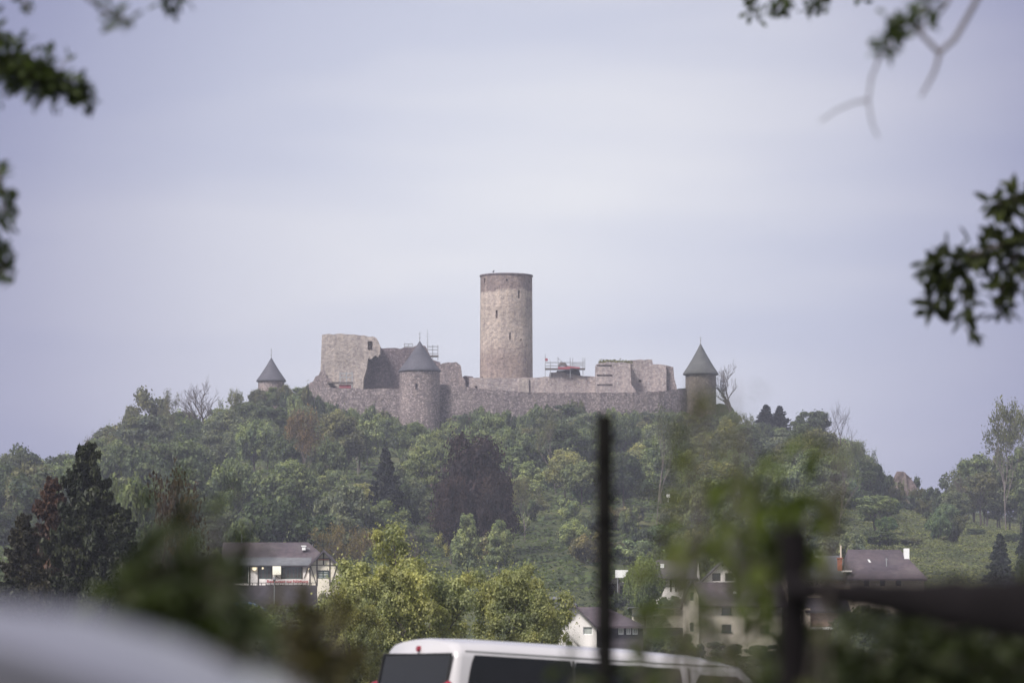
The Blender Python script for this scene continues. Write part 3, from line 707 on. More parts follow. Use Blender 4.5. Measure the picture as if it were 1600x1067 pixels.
cone_tower('corner_tower', 'round tower with a greenish cone roof at the right end of the castle', 1096, 696, 48, 582, 536, ZW-4, 56, M['olive'], M['slate_green'], fin=10)
# ruins
slabpx('palace_ruin', 'pale block of ruined palace wall with a niche, left of the front tower', 'ruin',
       [(497,640),(500,600),(501,575),(503,523),(514,521.5),(545,522.5),(562,524),(583,525.5),(588,528),(591,533),(594,540),(594,553),(590,558),(586,555),(580,561),(575,560),(573,575),(568,592),(566,640)], 700, 7, M['ruin'], [(574.5,533,582,547)], .18, 3)
slabpx('palace_back_wall', 'dark rough wall between the palace ruin and the front tower', 'wall',
       [(556,640),(556,545),(592,543.5),(625,545),(638,543.5),(650,540),(664,540),(676,562),(688,566),(690,640)], 704, 2, M['dark'], [], .2, 4)
slabpx('rubble_slope', 'rough sloping masonry at the left foot of the palace ruin', 'ruin',
       [(476,640),(479,606),(484,598),(489,596),(493,588),(498,586),(501,579),(508,581),(511,590),(518,592),(521,603),(528,606),(528,640)], 697.5, 2.2, M['tower'], [], .32, 5)
slabpx('wall_stump', 'jagged stump of wall just right of the front tower', 'ruin',
       [(686,640),(686,572),(690,568),(700,566),(713,565.5),(720,571),(722,588),(727,594),(728,640)], 702, 3, M['tower'], [], .2, 6)
slabpx('low_ruin', 'low broken wall between the jagged stump and the keep', 'ruin',
       [(720,640),(721,590),(726,587),(738,588),(742,592),(744,640)], 706, 2, M['dark'], [], .15, 7)
slabpx('inner_wall', 'long pale inner wall running from the keep to the stepped ruin', 'wall',
       [(732,640),(733,590),(775,590.5),(830,590),(858,588.5),(859,582),(874,580.5),(892,584),(912,587.5),(935,588.5),(936,640)], 699, 2.4, M['inner'], [(742,603,746,608)], .07, 8)
slabpx('wall_patch', 'lighter repaired patch standing out of the inner wall below the keep', 'buttress',
       [(811,640),(811.5,591),(826,591),(826.5,640)], 698.6, .5, M['ruin'], [], .03, 9)
rb_ = slabpx('stepped_ruin', 'square ruined block with broken ledges at the left of the right-hand ruin', 'ruin',
       [(931,640),(931,570),(937,567),(950,565),(962,566),(985,568),(986,600),(996,614),(996,640)], 694, 6, M['inner'], [(933,570,956,572.5),(933,585,957,588),(933,600,957,603)], .12, 10, holedepth=.4)
slabpx('hall_ruin', 'taller ruined hall wall with a raised top right of the stepped block', 'ruin',
       [(980,640),(980,566),(973,565.5),(983,563),(1000,561.5),(1019,562),(1020,569),(1030,569),(1041,570.5),(1041.5,640)], 697, 6, M['inner'], [(998,593,1002,597)], .1, 11)
slabpx('hall_corner', 'darker leaning corner of the ruined hall beside the gap', 'ruin',
       [(1040,640),(1040,570.5),(1052,573.5),(1053.5,590),(1057,603),(1062,640)], 698, 5, M['tower'], [], .1, 12)
gt = MB(); rg = np.random.default_rng(3); Pn = []; 
for px_, py_ in [(px, 564.5+abs(px-955)*.05) for px in np.linspace(936, 988, 260)]:
    q_ = at(px_, py_, 694.6); Pn.append((q_.x, q_.y + rg.uniform(-.3,3), q_.z + abs(rg.normal())*.18))
go = objmesh('wall_top_grass', quads_mesh('wall_top_grass', np.array(Pn), rg.normal(size=(len(Pn),3)), .32, M['leaf'], 1.2, 2)); go.color = (.13,.13,.04,1)
tag(go, 'yellowish grass growing on top of the stepped ruin', kind='stuff')
# curtain walls
strip('curtain_wall', 'dark curtain wall left of the front tower, below the palace ruin', [(476,606,697),(515,605.5,692),(560,607,690),(626,608,688)], ZW-5, 1.8, M['curtain'], .12, 13)
strip('curtain_wall', 'long dark curtain wall running right from the front tower', [(684,600,689),(720,603.5,688),(770,609,688),(830,613,689),(900,613.5,690),(980,613,691),(1030,611,693),(1062,608,696),(1078,607,699)], ZW-5, 1.8, M['curtain'], .1, 14)
slabpx('overgrown_wall', 'overgrown green wall right of the right tower', 'wall', [(1116,665),(1118,632),(1130,631),(1141,633),(1147,640),(1149,665)], 700, 3, M['ivy'], [], .18, 15)
slabpx('overgrown_wall', 'overgrown low wall between the hall ruin and the right tower', 'wall', [(1050,645),(1052,611),(1060,607),(1075,606),(1076,645)], 701, 2, M['ivy'], [], .12, 16)
# scaffolds, mast
def scaffold(name, label, px0, px1, Y, rails, posts, plat, dp=1.6, mat='metal', cat='scaffold'):
    o0 = at((px0+px1)/2, plat, Y); t = empty(name, (o0.x, Y, o0.z), 0, label, cat)
    def L(px, py, dy=0): q = at(px, py, Y); return (q.x-o0.x, dy, q.z-o0.z)
    m = MB()
    for px, a, b_ in posts:
        for dy in (0, dp): m.bar(L(px, a, dy), L(px, b_, dy), .10)
        m.bar(L(px, a+1, 0), L(px, a+1, dp), .07)
    for a, b_, py in rails: m.bar(L(a, py), L(b_, py), .08); m.bar(L(a, py, dp), L(b_, py, dp), .08)
    m.build('tube_frame', M[mat], t)
    m = MB(); a, c = L(px0, plat), L(px1, plat); m.box((a[0], -.1, -.12), (c[0], dp+.1, .12)); m.build('deck', M['wood'], t)
    return t, L
t, L = scaffold('scaffold', 'tube scaffold with a dark deck and a red sheet on the inner wall', 851.5, 914, 698, [(852,913,566),(852,913,571),(890,912,568.5)],
    [(852,553,589),(860,564,589),(872,558,577),(891,559,590),(895,559,577),(911,559,589),(914,559,577)], 576)
m = MB(); m.bar(L(871,559,.1), L(884,570,.1), .08); m.build('brace', M['metal'], t)
m = MB(); a, c = L(872, 577, -.15), L(893, 572.5, -.15); m.box((a[0], -.35, a[2]), (c[0]-.3, .6, a[2]+.45)); m.bar(L(886,573.5,-.2), L(906,575,-.2), .2, .3); m.build('red_sheet', M['red'], t)
m = MB(); a, c = L(874, 574, 0), L(881, 570, 0); m.tube([(a[0]-.2,.3,a[2]+.3),(a[0]+.4,.3,a[2]+.7),(c[0]+.2,.3,a[2]+.55),(c[0]+.6,.3,a[2]+.2)], [.2,.4,.35,.15], 8); m.build('covered_heap', M['wood'], t)
m = MB(); q_ = L(853, 562, -.1); m.tube([(q_[0]+.1,-.12,q_[2]),(q_[0]+.1,-.2,q_[2])], .28, 12); m.build('warning_lamp', M['red'], t)
slabpx('hut_roof', 'dark sloping hut under the red-sheeted scaffold deck', 'hut', [(869,590),(870,579),(905,577.5),(908,590)], 699.8, 2.6, M['black'], [], .05, 18)
scaffold('scaffold', 'thin tube scaffold behind the cone roof of the front tower', 667, 685, 708, [(667,685,541),(667,685,546),(660,685,552)], [(668,536,560),(676,539,560),(684,539,562)], 556)
scaffold('scaffold', 'light tube railing on the dark wall left of the cone roof', 631, 645, 705, [(631,645,537),(631,645,541)], [(632,536,545),(638,537,545),(645,538,545)], 543.6, 1.0)
t, L = scaffold('scaffold', 'work platform hung at the foot of the palace ruin', 512, 551, 696, [(531,550,583),(531,550,589)], [(531,581,600),(541,581,600),(550,580,606)], 597.5, 1.6)
m = MB(); a, c = L(530, 606), L(548, 600); m.box((a[0], .3, a[2]), (c[0], 1.5, c[2]-.1)); m.build('red_sheet', M['red'], t)
m = MB(); mp_ = at(668, 545, 707); m.tube([(0,0,-2),(0,0,3.6)], [.07,.03], 6)
for k in range(4): m.bar((-.35,0,1.2+k*.5), (.35,0,1.2+k*.5), .05)
tag(m.build('antenna_mast', M['metal']), 'thin antenna mast behind the cone roof of the front tower', 'mast').location = mp_
# rock outcrop
rk = MB(); bm_v = []; rg = random.Random(5); o0 = at(1412, 760, 640); o0.z = T(o0.x, 640)
nu, nv = 26, 14; top = at(1410, 737, 640).z - o0.z
for j in range(nv+1):
    for i in range(nu):
        a = 2*math.pi*i/nu; t_ = j/nv
        r = (4.2*(1 - .78*t_**1.3) if j < nv else .01) * (1 + .35*noise.noise(Vector((math.cos(a)*1.6, math.sin(a)*1.6, t_*2.2))) + .15*noise.noise(Vector((math.cos(a)*5, math.sin(a)*5, t_*7))))
        bm_v.append((r*math.cos(a)*.9, r*math.sin(a), -1.5 + (top+1.5)*min(1, t_*1.12) - max(0, math.cos(a))*1.4*t_ + .25*noise.noise(Vector((a*2, t_*9, 1)))))
rk.add(bm_v, [(j*nu+i, j*nu+(i+1)%nu, (j+1)*nu+(i+1)%nu, (j+1)*nu+i) for j in range(nv) for i in range(nu)])
o = rk.build('rock_outcrop', M['rock']); o.location = o0; tag(o, 'reddish bare rock jutting from the ridge right of the castle', 'rock')
# ------------------------------------------------------------------ houses
def window(parent, x0, z0, x1, z1, y, fm, gm, mull=1, bar=0, fw=.09, name='window', sill=False, yo=.07):
    """frame with a pane in a recess of the wall plane y (local, front faces -Y)"""
    m = MB(); a, b = y+yo, y+yo+.07
    m.box((x0,a,z0),(x0+fw,b,z1)); m.box((x1-fw,a,z0),(x1,b,z1)); m.box((x0+fw,a+.002,z0),(x1-fw,b-.002,z0+fw)); m.box((x0+fw,a+.002,z1-fw),(x1-fw,b-.002,z1))
    for k in range(mull):
        xc = x0 + (x1-x0)*(k+1)/(mull+1); m.box((xc-fw*.4,a+.004,z0+fw),(xc+fw*.4,b-.004,z1-fw))
    for k in range(bar):
        zc = z0 + (z1-z0)*(k+1)/(bar+1); m.box((x0+fw,a+.008,zc-.025),(x1-fw,b-.02,zc+.025))
    if sill: m.box((x0-.08, y-.08, z0-.07), (x1+.08, y+.06, z0-.002))
    w = m.build(name, fm, parent)
    g = MB(); g.add([(x0+.02,b-.03,z0+.02),(x1-.02,b-.03,z0+.02),(x1-.02,b-.03,z1-.02),(x0+.02,b-.03,z1-.02)], [(0,1,2,3)]); g.build('pane', gm, w)
    return w
def roof_x(m, x0, x1, y0, y1, ze, zr, hl=0, hr=0, th=.16, yr=None):
    yr = (y0+y1)/2 if yr is None else yr
    a = [(x0,y0,ze),(x1,y0,ze),(x1,y1,ze),(x0,y1,ze),(x0+hl,yr,zr),(x1-hr,yr,zr)]; b = [(p[0],p[1],p[2]-th) for p in a]
    m.add(a+b, [(0,1,5,4),(2,3,4,5),(7,6,10,11),(9,8,11,10),(0,6,7,1),(2,8,9,3)] + ([(1,2,5),(8,7,11),(1,7,8,2)] if hr else [(1,5,11,7),(5,2,8,11)]) + ([(3,0,4),(6,9,10),(3,9,6,0)] if hl else [(4,0,6,10),(3,4,10,9)]))
def roof_y(m, x0, x1, y0, y1, ze, zr, th=.16):
    xc = (x0+x1)/2
    a = [(x0,y0,ze),(xc,y0,zr),(x1,y0,ze),(x0,y1,ze),(xc,y1,zr),(x1,y1,ze)]; b = [(p[0],p[1],p[2]-th) for p in a]
    m.add(a+b, [(0,1,4,3),(1,2,5,4),(6,9,10,7),(7,10,11,8),(0,6,7,1),(1,7,8,2),(3,4,10,9),(4,5,11,10),(0,3,9,6),(2,8,11,5)])
class House:
    def __init__(s, name, label, px0, px1, Y, base_py, yaw=0, cat='house', drop=2.5):
        p = at(px0, base_py, Y); s.o = p; s.Y = Y; s.px0 = px0; s.c = math.cos(yaw)
        s.t = empty(name, p, yaw, label, cat); s.drop = drop; s.w = (px1-px0)*K*Y/s.c
    def x(s, px): return (px - s.px0)*K*s.Y/s.c
    def z(s, py): return at(800, py, s.Y).z - s.o.z
    def walls(s, eave_py, depth, mat, wins=(), axis='x', ridge_py=None, x0=0, x1=None, y0=0, name='wall', sidewins=(), hd=.22):
        x1 = s.w if x1 is None else x1; ze = s.z(eave_py); zr = s.z(ridge_py) if ridge_py else ze
        hs = [(s.x(a), s.z(d), s.x(c), s.z(b)) for a, b, c, d in wins]
        m = MB(); bt = -s.drop
        front = [(x0,bt),(x1,bt),(x1,ze)] + ([((x0+x1)/2, zr)] if axis == 'y' else []) + [(x0,ze)]
        m.facade((0,y0,0),(1,0,0),(0,-1,0), front, hs, hd)
        m.facade((0,y0+depth,0),(1,0,0),(0,1,0), front)
        side = [(0,bt),(depth,bt),(depth,ze)] + ([(depth/2, zr)] if axis == 'x' and zr > ze else []) + [(0,ze)]
        m.facade((x0,y0,0),(0,1,0),(-1,0,0), side, sidewins, hd); m.facade((x1,y0,0),(0,1,0),(1,0,0), side)
        m.build(name, mat, s.t); return hs
    def wins(s, hs, fm, gm, y0=0, **k):
        for h in hs: window(s.t, *h, y0, fm, gm, **k)
    def beams(s, lines, y0=0, w=.13, mat='timber'):
        m = MB()
        for i, (a, b, c, d) in enumerate(lines): m.bar((s.x(a), y0-.01-.002*(i % 5), s.z(b)), (s.x(c), y0-.01-.002*(i % 5), s.z(d)), w, .06)
        m.build('timber_frame', M[mat], s.t)
def chimney(H, px0, px1, py0, py1, y, mat, cap=True, d=.6):
    m = MB(); x0, x1, a, b = H.x(px0), H.x(px1), H.z(py1), H.z(py0); m.box((x0,y,a),(x1,y+d,b))
    if cap: m.box((x0-.06,y-.06,b+.002),(x1+.06,y+d+.06,b+.1))
    return m.build('chimney', M[mat], H.t)

# restaurant
H = House('restaurant', 'half-timbered restaurant with a purple-brown roof, lit signs and green windows', 350, 484, 350, 915, cat='restaurant', drop=3)
hs = H.walls(883, 8, M['plaster_white'], [(352,885,388,911),(404.5,885.5,423.5,904),(440.5,885.5,470.5,904)], ridge_py=846)
H.wins(hs[:1], M['green_wood'], M['lit_win'], mull=3); H.wins(hs[1:2], M['green_wood'], M['lit_win'], mull=2, bar=0); H.wins(hs[2:], M['green_wood'], M['lit_win'], mull=4)
m = MB(); roof_x(m, -.4, H.w+2.2, -.36, 8.6, H.z(883), H.z(844.5), 0, 2.6)
m.build('roof', M['roof_brown'], H.t)
m = MB(); a, c = H.z(882.4)+.02, H.z(871)-.06          # metal strip along the eave
m.add([(-.45,-.42,a),(H.w+.1,-.42,a),(H.w+.1,1.1,c+.12),(-.45,1.1,c+.12),(-.45,-.42,a-.1),(H.w+.1,-.42,a-.1)], [(0,1,2,3),(4,5,1,0)]); m.build('eave_sheet', M['roof_grey'], H.t)
# gable wing
hs = H.walls(883, 9, M['plaster'], [(496,891,515,904)], axis='y', ridge_py=861, x0=H.x(484), x1=H.x(529), y0=-1.2, name='gable_wall')
H.wins(hs, M['green_wood'], M['curtained'], y0=-1.2, mull=1, bar=2, fw=.11)
m = MB(); roof_y(m, H.x(480.5), H.x(532.5), -1.8, 5, H.z(886), H.z(859.5), .2); m.build('gable_roof', M['roof_dark'], H.t)
H.beams([(485,883,528,883),(506,864,506,883),(496,872,496,890),(516,872,516,890),(496,890,496,915),(516,890,516,915),(485,883,485,915),(486,884,495,914),(527,884,518,914),(496,872.5,516,872.5)], y0=-1.2, w=.11)
H.beams([(390,884,390,914),(403.5,884,403.5,914),(424.5,884,424.5,914),(439.5,884,439.5,914),(471.5,884,471.5,914),(482,884,475,903),(350,884,483,884),(416,904,416,914)])
ob = MB(); x0 = H.x(497.5); ob.box((x0,-1.26,H.z(875.5)),(H.x(514.5),-1.205,H.z(873.6))); ob.build('carved_board', M['brick'], H.t)
sb = MB(); sb.box((H.x(414),-.22,H.z(912.5)),(H.x(484),-.12,H.z(904.6))); sgn = sb.build('sign_board', M['signwhite'], H.t)
fc = bpy.data.curves.new('lettering', 'FONT'); fc.body = 'Restaurant zur Nürburg'; fc.size = .43; fc.extrude = .01; fc.offset = .008; fc.align_x = 'CENTER'; fc.align_y = 'CENTER'
tmp = bpy.data.objects.new('tmp', fc); COL.objects.link(tmp); bpy.context.view_layer.update()
tme = bpy.data.meshes.new_from_object(tmp.evaluated_get(bpy.context.evaluated_depsgraph_get())); bpy.data.objects.remove(tmp)
tme.materials.clear(); tme.materials.append(M['red_letter']); wd = max(v.co.x for v in tme.vertices) - min(v.co.x for v in tme.vertices)
lo = objmesh('lettering', tme, sgn); lo.rotation_euler = (R(90),0,0); lo.location = (H.x(449), -.235, H.z(908.4)); f = (H.x(481)-H.x(417))/wd; lo.scale = (f, f*1.0, 1)
m = MB(); m.box((H.x(426),-.4,H.z(897.5)),(H.x(439),-.15,H.z(884.3))); m.build('lit_sign_box', M['lit_sign'], H.t)
m = MB(); xm = H.x(432.5)
m.bar((xm,-.2,H.z(898)),(xm,-.2,H.z(901)),.06); m.bar((xm,-.2,H.z(900)),(xm-.25,-.2,H.z(903.5)),.06); m.bar((xm,-.2,H.z(900)),(xm+.25,-.2,H.z(903.5)),.06); m.build('sign_bracket', M['black'], H.t)
m = MB(); m.tube([(H.x(397.5),-.3,H.z(887.5)),(H.x(397.5),-.14,H.z(887.5))], .21, 16); m.build('round_lamp', M['lit_lamp'], H.t)
for px_ in (410.5, 482): m = MB(); m.tube([(H.x(px_),-.3,H.z(888)),(H.x(px_),-.2,H.z(887))], .09, 10); m.build('wall_lamp', M['lit_lamp'], H.t)
chimney(H, 469.5, 475, 852.5, 858, 1.9, 'white_paint')
m = MB(); m.bar((H.x(475),2.0,H.z(854.5)),(H.x(482),2.0,H.z(856)),.06); m.build('antenna', M['metal'], H.t)
m = MB(); m.bar((H.x(372.5),4,H.z(848)),(H.x(372.5),4,H.z(832)),.07); m.build('mast', M['metal'], H.t)
m = MB(); m.box((H.x(340),-3.2,H.z(962)),(H.x(497),-1.9,H.z(915.2))); rw = m
tw = empty('terrace_wall', H.t.location, 0, 'dark terrace wall along the foot of the restaurant', 'wall'); rw.build('wall', M['black'] if False else M['roof_dark'], tw)
m = MB(); 
for i in range(23): x_ = H.x(342)+i*(H.x(496)-H.x(342))/22; m.bar((x_,-3.1,H.z(915.2)),(x_,-3.1,H.z(911.5)),.05)
m.bar((H.x(342),-3.1,H.z(911.5)),(H.x(496),-3.1,H.z(911.5)),.06); m.build('railing', M['timber'], tw)
m = MB(); lp = at(428.5, 945, 343); m.tube([(0,0,-.6),(0,0,2.1)], [.06,.05], 8); m.tube([(0,0,2.1),(0,0,2.25),(0,0,2.5)], [.05,.16,.1], 8)
o = m.build('post_lamp', M['metal']); o.location = lp; tag(o, 'short pale lamp post in front of the dark terrace wall', 'lamp')
# small half-timbered gable behind the steel post
H = House('half_timbered_house', 'small half-timbered gable seen just right of the steel post', 944, 981, 372, 927)
hs = H.walls(917, 7, M['plaster_white'], [(967,908.5,974,914.5)], axis='y', ridge_py=902)
H.wins(hs, M['timber'], M['glass']); m = MB(); roof_y(m, H.x(941.5), H.x(983.5), -.4, 7.4, H.z(919), H.z(900.5)); m.build('roof', M['roof_dark'], H.t)
H.beams([(951,913,975,913),(967,905,967,926),(957,911,966,925),(944,920,981,920)], w=.16)
o = MB(); o.box((-.33*3.4,-.06,0),(.33*3.4,.06,1.12*1.6-.9+.9)); p = at(971, 905, 372)
wb = empty('white_board', (p.x, 371.2, p.z-.1), 0, 'square white board standing above the small half-timbered gable', 'board')
m = MB(); m.box((-.62,-.05,.25),(.62,.05,1.0)); m.build('panel', M['white_paint'], wb)
m = MB(); m.bar((-.4,.08,-1.6),(-.4,.08,.9),.07); m.bar((.4,.08,-1.6),(.4,.08,.9),.07); m.build('post', M['metal'], wb)
# half-timbered house right of the round village tree
H = House('half_timbered_house', 'half-timbered house with a dark slate roof right of the round village tree', 1030, 1094, 366, 924)
hs = H.walls(903, 8, M['plaster_white'], [(1057.5,905.5,1071,919.5)], ridge_py=875)
H.wins(hs, M['timber'], M['curtained'], mull=1, fw=.12)
m = MB(); roof_x(m, H.x(1027), H.x(1091), -.5, 8.5, H.z(904), H.z(872.5)); m.build('roof', M['roof_dark'], H.t)
H.beams([(1048,904,1048,924),(1056,904,1056,924),(1073,904,1073,924),(1030,904,1094,904),(1030,915,1056,915),(1084,904,1080,922),(1056,920.5,1073,920.5)], w=.15)
m = MB(); m.box((H.x(1089.3),-.2,H.z(906)),(H.x(1092.5),.3,H.z(893))); m.box((H.x(1090),-.1,H.z(893)+.002),(H.x(1091.6),.2,H.z(882))); m.build('chimney', M['plaster_white'], H.t)
m = MB(); m.box((H.x(1033.5),2.0,H.z(886)),(H.x(1039),2.5,H.z(879.5))); m.build('roof_vent', M['white_paint'], H.t)
# white gable
H = House('white_gable_house', 'white gable end with two dark windows and a dark roof edge', 1098, 1160, 362, 925)
hs = H.walls(906, 8, M['plaster_white'], [(1113,895,1126,907.5),(1133,895,1146,907.5)], axis='y', ridge_py=878)
H.wins(hs, M['timber'], M['glass'], mull=1)
m = MB(); roof_y(m, H.x(1094.5), H.x(1163.5), -.4, 8.3, H.z(909), H.z(876.2)); m.build('roof', M['roof_dark'], H.t)
m = MB(); m.tube([(H.x(1129.5),-.05,H.z(882.5)),(H.x(1129.5),.02,H.z(882.5))], .11, 10); m.build('round_vent', M['black'], H.t)
# large cream house
H = House('large_cream_house', 'long two-storey cream house with a mottled grey-brown roof', 1085, 1222, 330, 1003, R(3))
hs = H.walls(944.5, 9, M['plaster'], [(1128,948,1143,959),(1188,950.5,1203,962),(1128,975,1143,987),(1188,976,1202,988)], ridge_py=908)
H.wins(hs, M['green_wood'], M['glass'], mull=1, sill=True)
m = MB(); roof_x(m, -.3, H.w+.5, -.5, 9.5, H.z(946), H.z(907)); m.build('roof', M['roof_brown'], H.t)
m = MB(); m.bar((H.x(1180),4.3,H.z(911)),(H.x(1180),4.3,H.z(896)),.09); m.bar((H.x(1176),4.3,H.z(898)),(H.x(1184),4.3,H.z(898)),.05); m.build('antenna', M['metal'], H.t)
m = MB(); m.tube([(H.x(1202),1.6,H.z(916)),(H.x(1202),1.7,H.z(916))], .3, 12); m.build('satellite_dish', M['white_paint'], H.t)
m = MB(); m.box((H.x(1149),.9,H.z(926.5)),(H.x(1153),1.4,H.z(923))); m.build('skylight', M['white_paint'], H.t)
H2 = House('cream_gable_wing', 'narrow pointed cream gable at the left end of the long cream house', 1072, 1092, 326, 1003)
hs = H2.walls(930, 6, M['plaster'], [(1079,925,1084,938),(1078,972,1084,986)], axis='y', ridge_py=909)
H2.wins(hs, M['green_wood'], M['glass'], mull=0); m = MB(); roof_y(m, H2.x(1068.5), H2.x(1095.5), -.35, 6, H2.z(937), H2.z(905.5)); m.build('roof', M['roof_dark'], H2.t)
# middle flat-roofed annex and white wall
H = House('cream_annex', 'low cream building with a flat roof and band windows between the two lower houses', 990, 1074, 345, 1003)
hs = H.walls(949.5, 6, M['plaster'], [(1012,952,1028,959.5),(1037,952,1053,959.5),(1020,982,1034,994)])
H.wins(hs, M['timber'], M['curtained'], mull=2, fw=.06)
m = MB(); m.box((-.4,-.5,H.z(949.5)+.002),(H.w+.3,6.4,H.z(947.2))); m.build('roof', M['roof_grey'], H.t)
m = MB(); m.box((H.x(988),-1.1,H.z(963)),(H.x(1040),-.012,H.z(961.2))); m.build('canopy', M['roof_grey'], H.t)
m = MB(); m.add([(H.x(987),-.9,H.z(961)),(H.x(1000),-.9,H.z(949)),(H.x(1004),-.9,H.z(961)),(H.x(987),.6,H.z(961)),(H.x(1000),.6,H.z(949)),(H.x(1004),.6,H.z(961))],[(0,2,1),(3,4,5),(0,1,4,3),(1,2,5,4),(0,3,5,2)]); m.build('dormer_roof', M['roof_grey'], H.t)
# lower left white gable house
H = House('white_corner_house', 'white house with a steep dark roof behind the big village tree', 862, 932, 300, 1012)
hs = H.walls(979, 9, M['plaster_white'], [(889.5,958,896,964) if False else (911,979,926,991)], axis='y', ridge_py=945)
H.wins(hs, M['white_paint'], M['curtained'], mull=0, fw=.06)
m = MB(); roof_y(m, H.x(858), H.x(936), -.45, 9.4, H.z(983), H.z(943)); m.build('roof', M['roof_brown'], H.t)
m = MB(); m.box((H.x(887),-.04,H.z(963)),(H.x(892),-.004,H.z(950))); m.build('slate_panel', M['roof_dark'], H.t)
H = House('dark_slate_house', 'dark slate-clad house with three white framed windows right of the steel post', 930, 1005, 303, 1012)
hs = H.walls(977, 8, M['roof_dark'], [(966,980,974.5,991),(978.5,980,986,991),(988,980,996.5,991)])
H.wins(hs, M['white_paint'], M['glass'], mull=1, fw=.11)
m = MB(); roof_x(m, H.x(897), H.x(1008), -.6, 8.4, H.z(978), H.z(946.5), 0, 3.0); m.build('roof', M['roof_brown'], H.t)
# right-hand group
H = House('grey_roofed_barn', 'long grey-roofed barn left of the brown farmhouse', 1230, 1322, 352, 915)
hs = H.walls(903, 8, M['plaster_warm'], [(1275,905,1279,913)], ridge_py=867)
H.wins(hs, M['timber'], M['glass'], mull=0); m = MB(); roof_x(m, H.x(1228), H.x(1321), -.5, 8.5, H.z(903.5), H.z(865.5)); m.build('roof', M['roof_grey'], H.t)
m = MB(); q = .15; m.add([(H.x(1273),1.75,H.z(870.5)+q),(H.x(1279),1.75,H.z(869)+q),(H.x(1285),1.1,H.z(873.5)+q),(H.x(1279),1.1,H.z(874)+q)], [(0,1,2,3),(3,2,1,0)]); m.build('skylight', M['white_paint'], H.t)
chimney(H, 1310.5, 1317.5, 872, 893, 1.0, 'brick'); m = MB(); m.bar((H.x(1315.8),1.3,H.z(872)),(H.x(1315.8),1.3,H.z(851)),.13); m.build('flue', M['plaster_warm'], H.t)
m = MB(); m.bar((H.x(1277),3.5,H.z(870)),(H.x(1277),3.5,H.z(858)),.06); m.build('antenna', M['metal'], H.t)
H = House('brown_farmhouse', 'farmhouse with a big brown tiled roof and a white chimney below the meadow', 1327, 1444, 348, 925)
hs = H.walls(902, 10, M['plaster_warm'], [(1350,905,1358,915),(1375,905,1383,915),(1400,905,1408,915)])
H.wins(hs, M['timber'], M['glass'], mull=1)
m = MB(); roof_x(m, H.x(1322), H.x(1448), -.6, 10.6, H.z(904), H.z(855.5), .6, 1.9); m.build('roof', M['roof_brown'], H.t)
m = MB(); m.box((H.x(1419),3.2,H.z(872)),(H.x(1427),4.0,H.z(854.5))); m.build('chimney', M['white_paint'], H.t)
m = MB(); m.add([(H.x(1357),1.0,H.z(875)+.12),(H.x(1360),1.0,H.z(875)+.12),(H.x(1362.5),.5,H.z(880)+.12),(H.x(1359),.5,H.z(880)+.12)], [(0,1,2,3),(3,2,1,0)]); m.build('skylight', M['white_paint'], H.t)
m = MB(); m.bar((H.x(1387),1,H.z(884)),(H.x(1387),1,H.z(871)),.08); m.bar((H.x(1385.5),1,H.z(873)),(H.x(1389),1,H.z(873)),.05); m.build('antenna', M['metal'], H.t)
m = MB(); m.box((H.x(1316.8),-.3,H.z(893)),(H.x(1331),.9,H.z(891))); m.build('ledge', M['plaster_white'], H.t)
H = House('brick_barn', 'small brown brick barn with a dark roof below the dark beam', 1266, 1325, 318, 992)
hs = H.walls(954, 7, M['brickwall'], [(1296,956,1298,970)], ridge_py=934)
m = MB(); roof_x(m, H.x(1258), H.x(1329), -.5, 7.5, H.z(954), H.z(932)); m.build('roof', M['roof_dark'], H.t)
m = MB(); m.box((H.x(1257),-.3,-2.5),(H.x(1266)-.002,6,H.z(950))); m.build('side_wall', M['plaster_warm'], H.t)
m = MB(); m.box((H.x(1266),-1.8,H.z(983)),(H.x(1306),-.002,H.z(979.5))); m.build('canopy', M['white_paint'], H.t)
H = House('low_shed', 'low dark shed with a pale corner at the right behind the foliage', 1430, 1458, 322, 996, cat='shed')
H.walls(962, 4, M['roof_dark'], ()); m = MB(); m.box((H.x(1456.5),-.05,-2),(H.w+.05,.1,H.z(962))); m.build('corner_post', M['plaster_warm'], H.t)
m = MB(); m.box((-.3,-.3,H.z(962)+.002),(H.w+.3,4.3,H.z(960))); m.build('roof', M['roof_dark'], H.t)
# garden walls below the hill
m = MB(); m.box((0,0,-1),(3.2,.4,.6)); m.box((0,-.1,.602),(3.2,.5,.68)); p = ground_at(688, 849); o = m.build('garden_wall', M['curtain']); o.location = p; tag(o, 'short dark retaining wall above the big village tree', 'wall')
m = MB()
for i in range(5): m.bar((i*.8,0,-.4),(i*.8,0,1.0),.06)
m.bar((0,0,1.0),(3.2,0,1.0),.07); m.bar((0,0,.5),(3.2,0,.5),.04); o = m.build('railing', M['timber']); o.location = ground_at(684, 836); tag(o, 'thin dark railing above the short retaining wall', 'railing')
m = MB(); m.box((0,0,-.8),(2.2,.5,.16)); o = m.build('path_edge', M['inner']); o.location = ground_at(856, 841); tag(o, 'pale strip of path edge in the scrub below the slope', 'kerb')
for i,(px_,py_,Y_) in enumerate(((1044,781,505),(638,788,460))):
    m = MB(); m.box((-.24,-.05,0),(.24,.05,.4)); m.bar((0,.08,-1.4),(0,.08,.3),.05); o = m.build('white_notice', M['white_paint']); o.location = ground_at(px_, py_+9) + Vector((0,0,1.2))
    tag(o, ['small white notice on the slope right of the steel post','small white notice left of the purple beech'][i], 'sign')

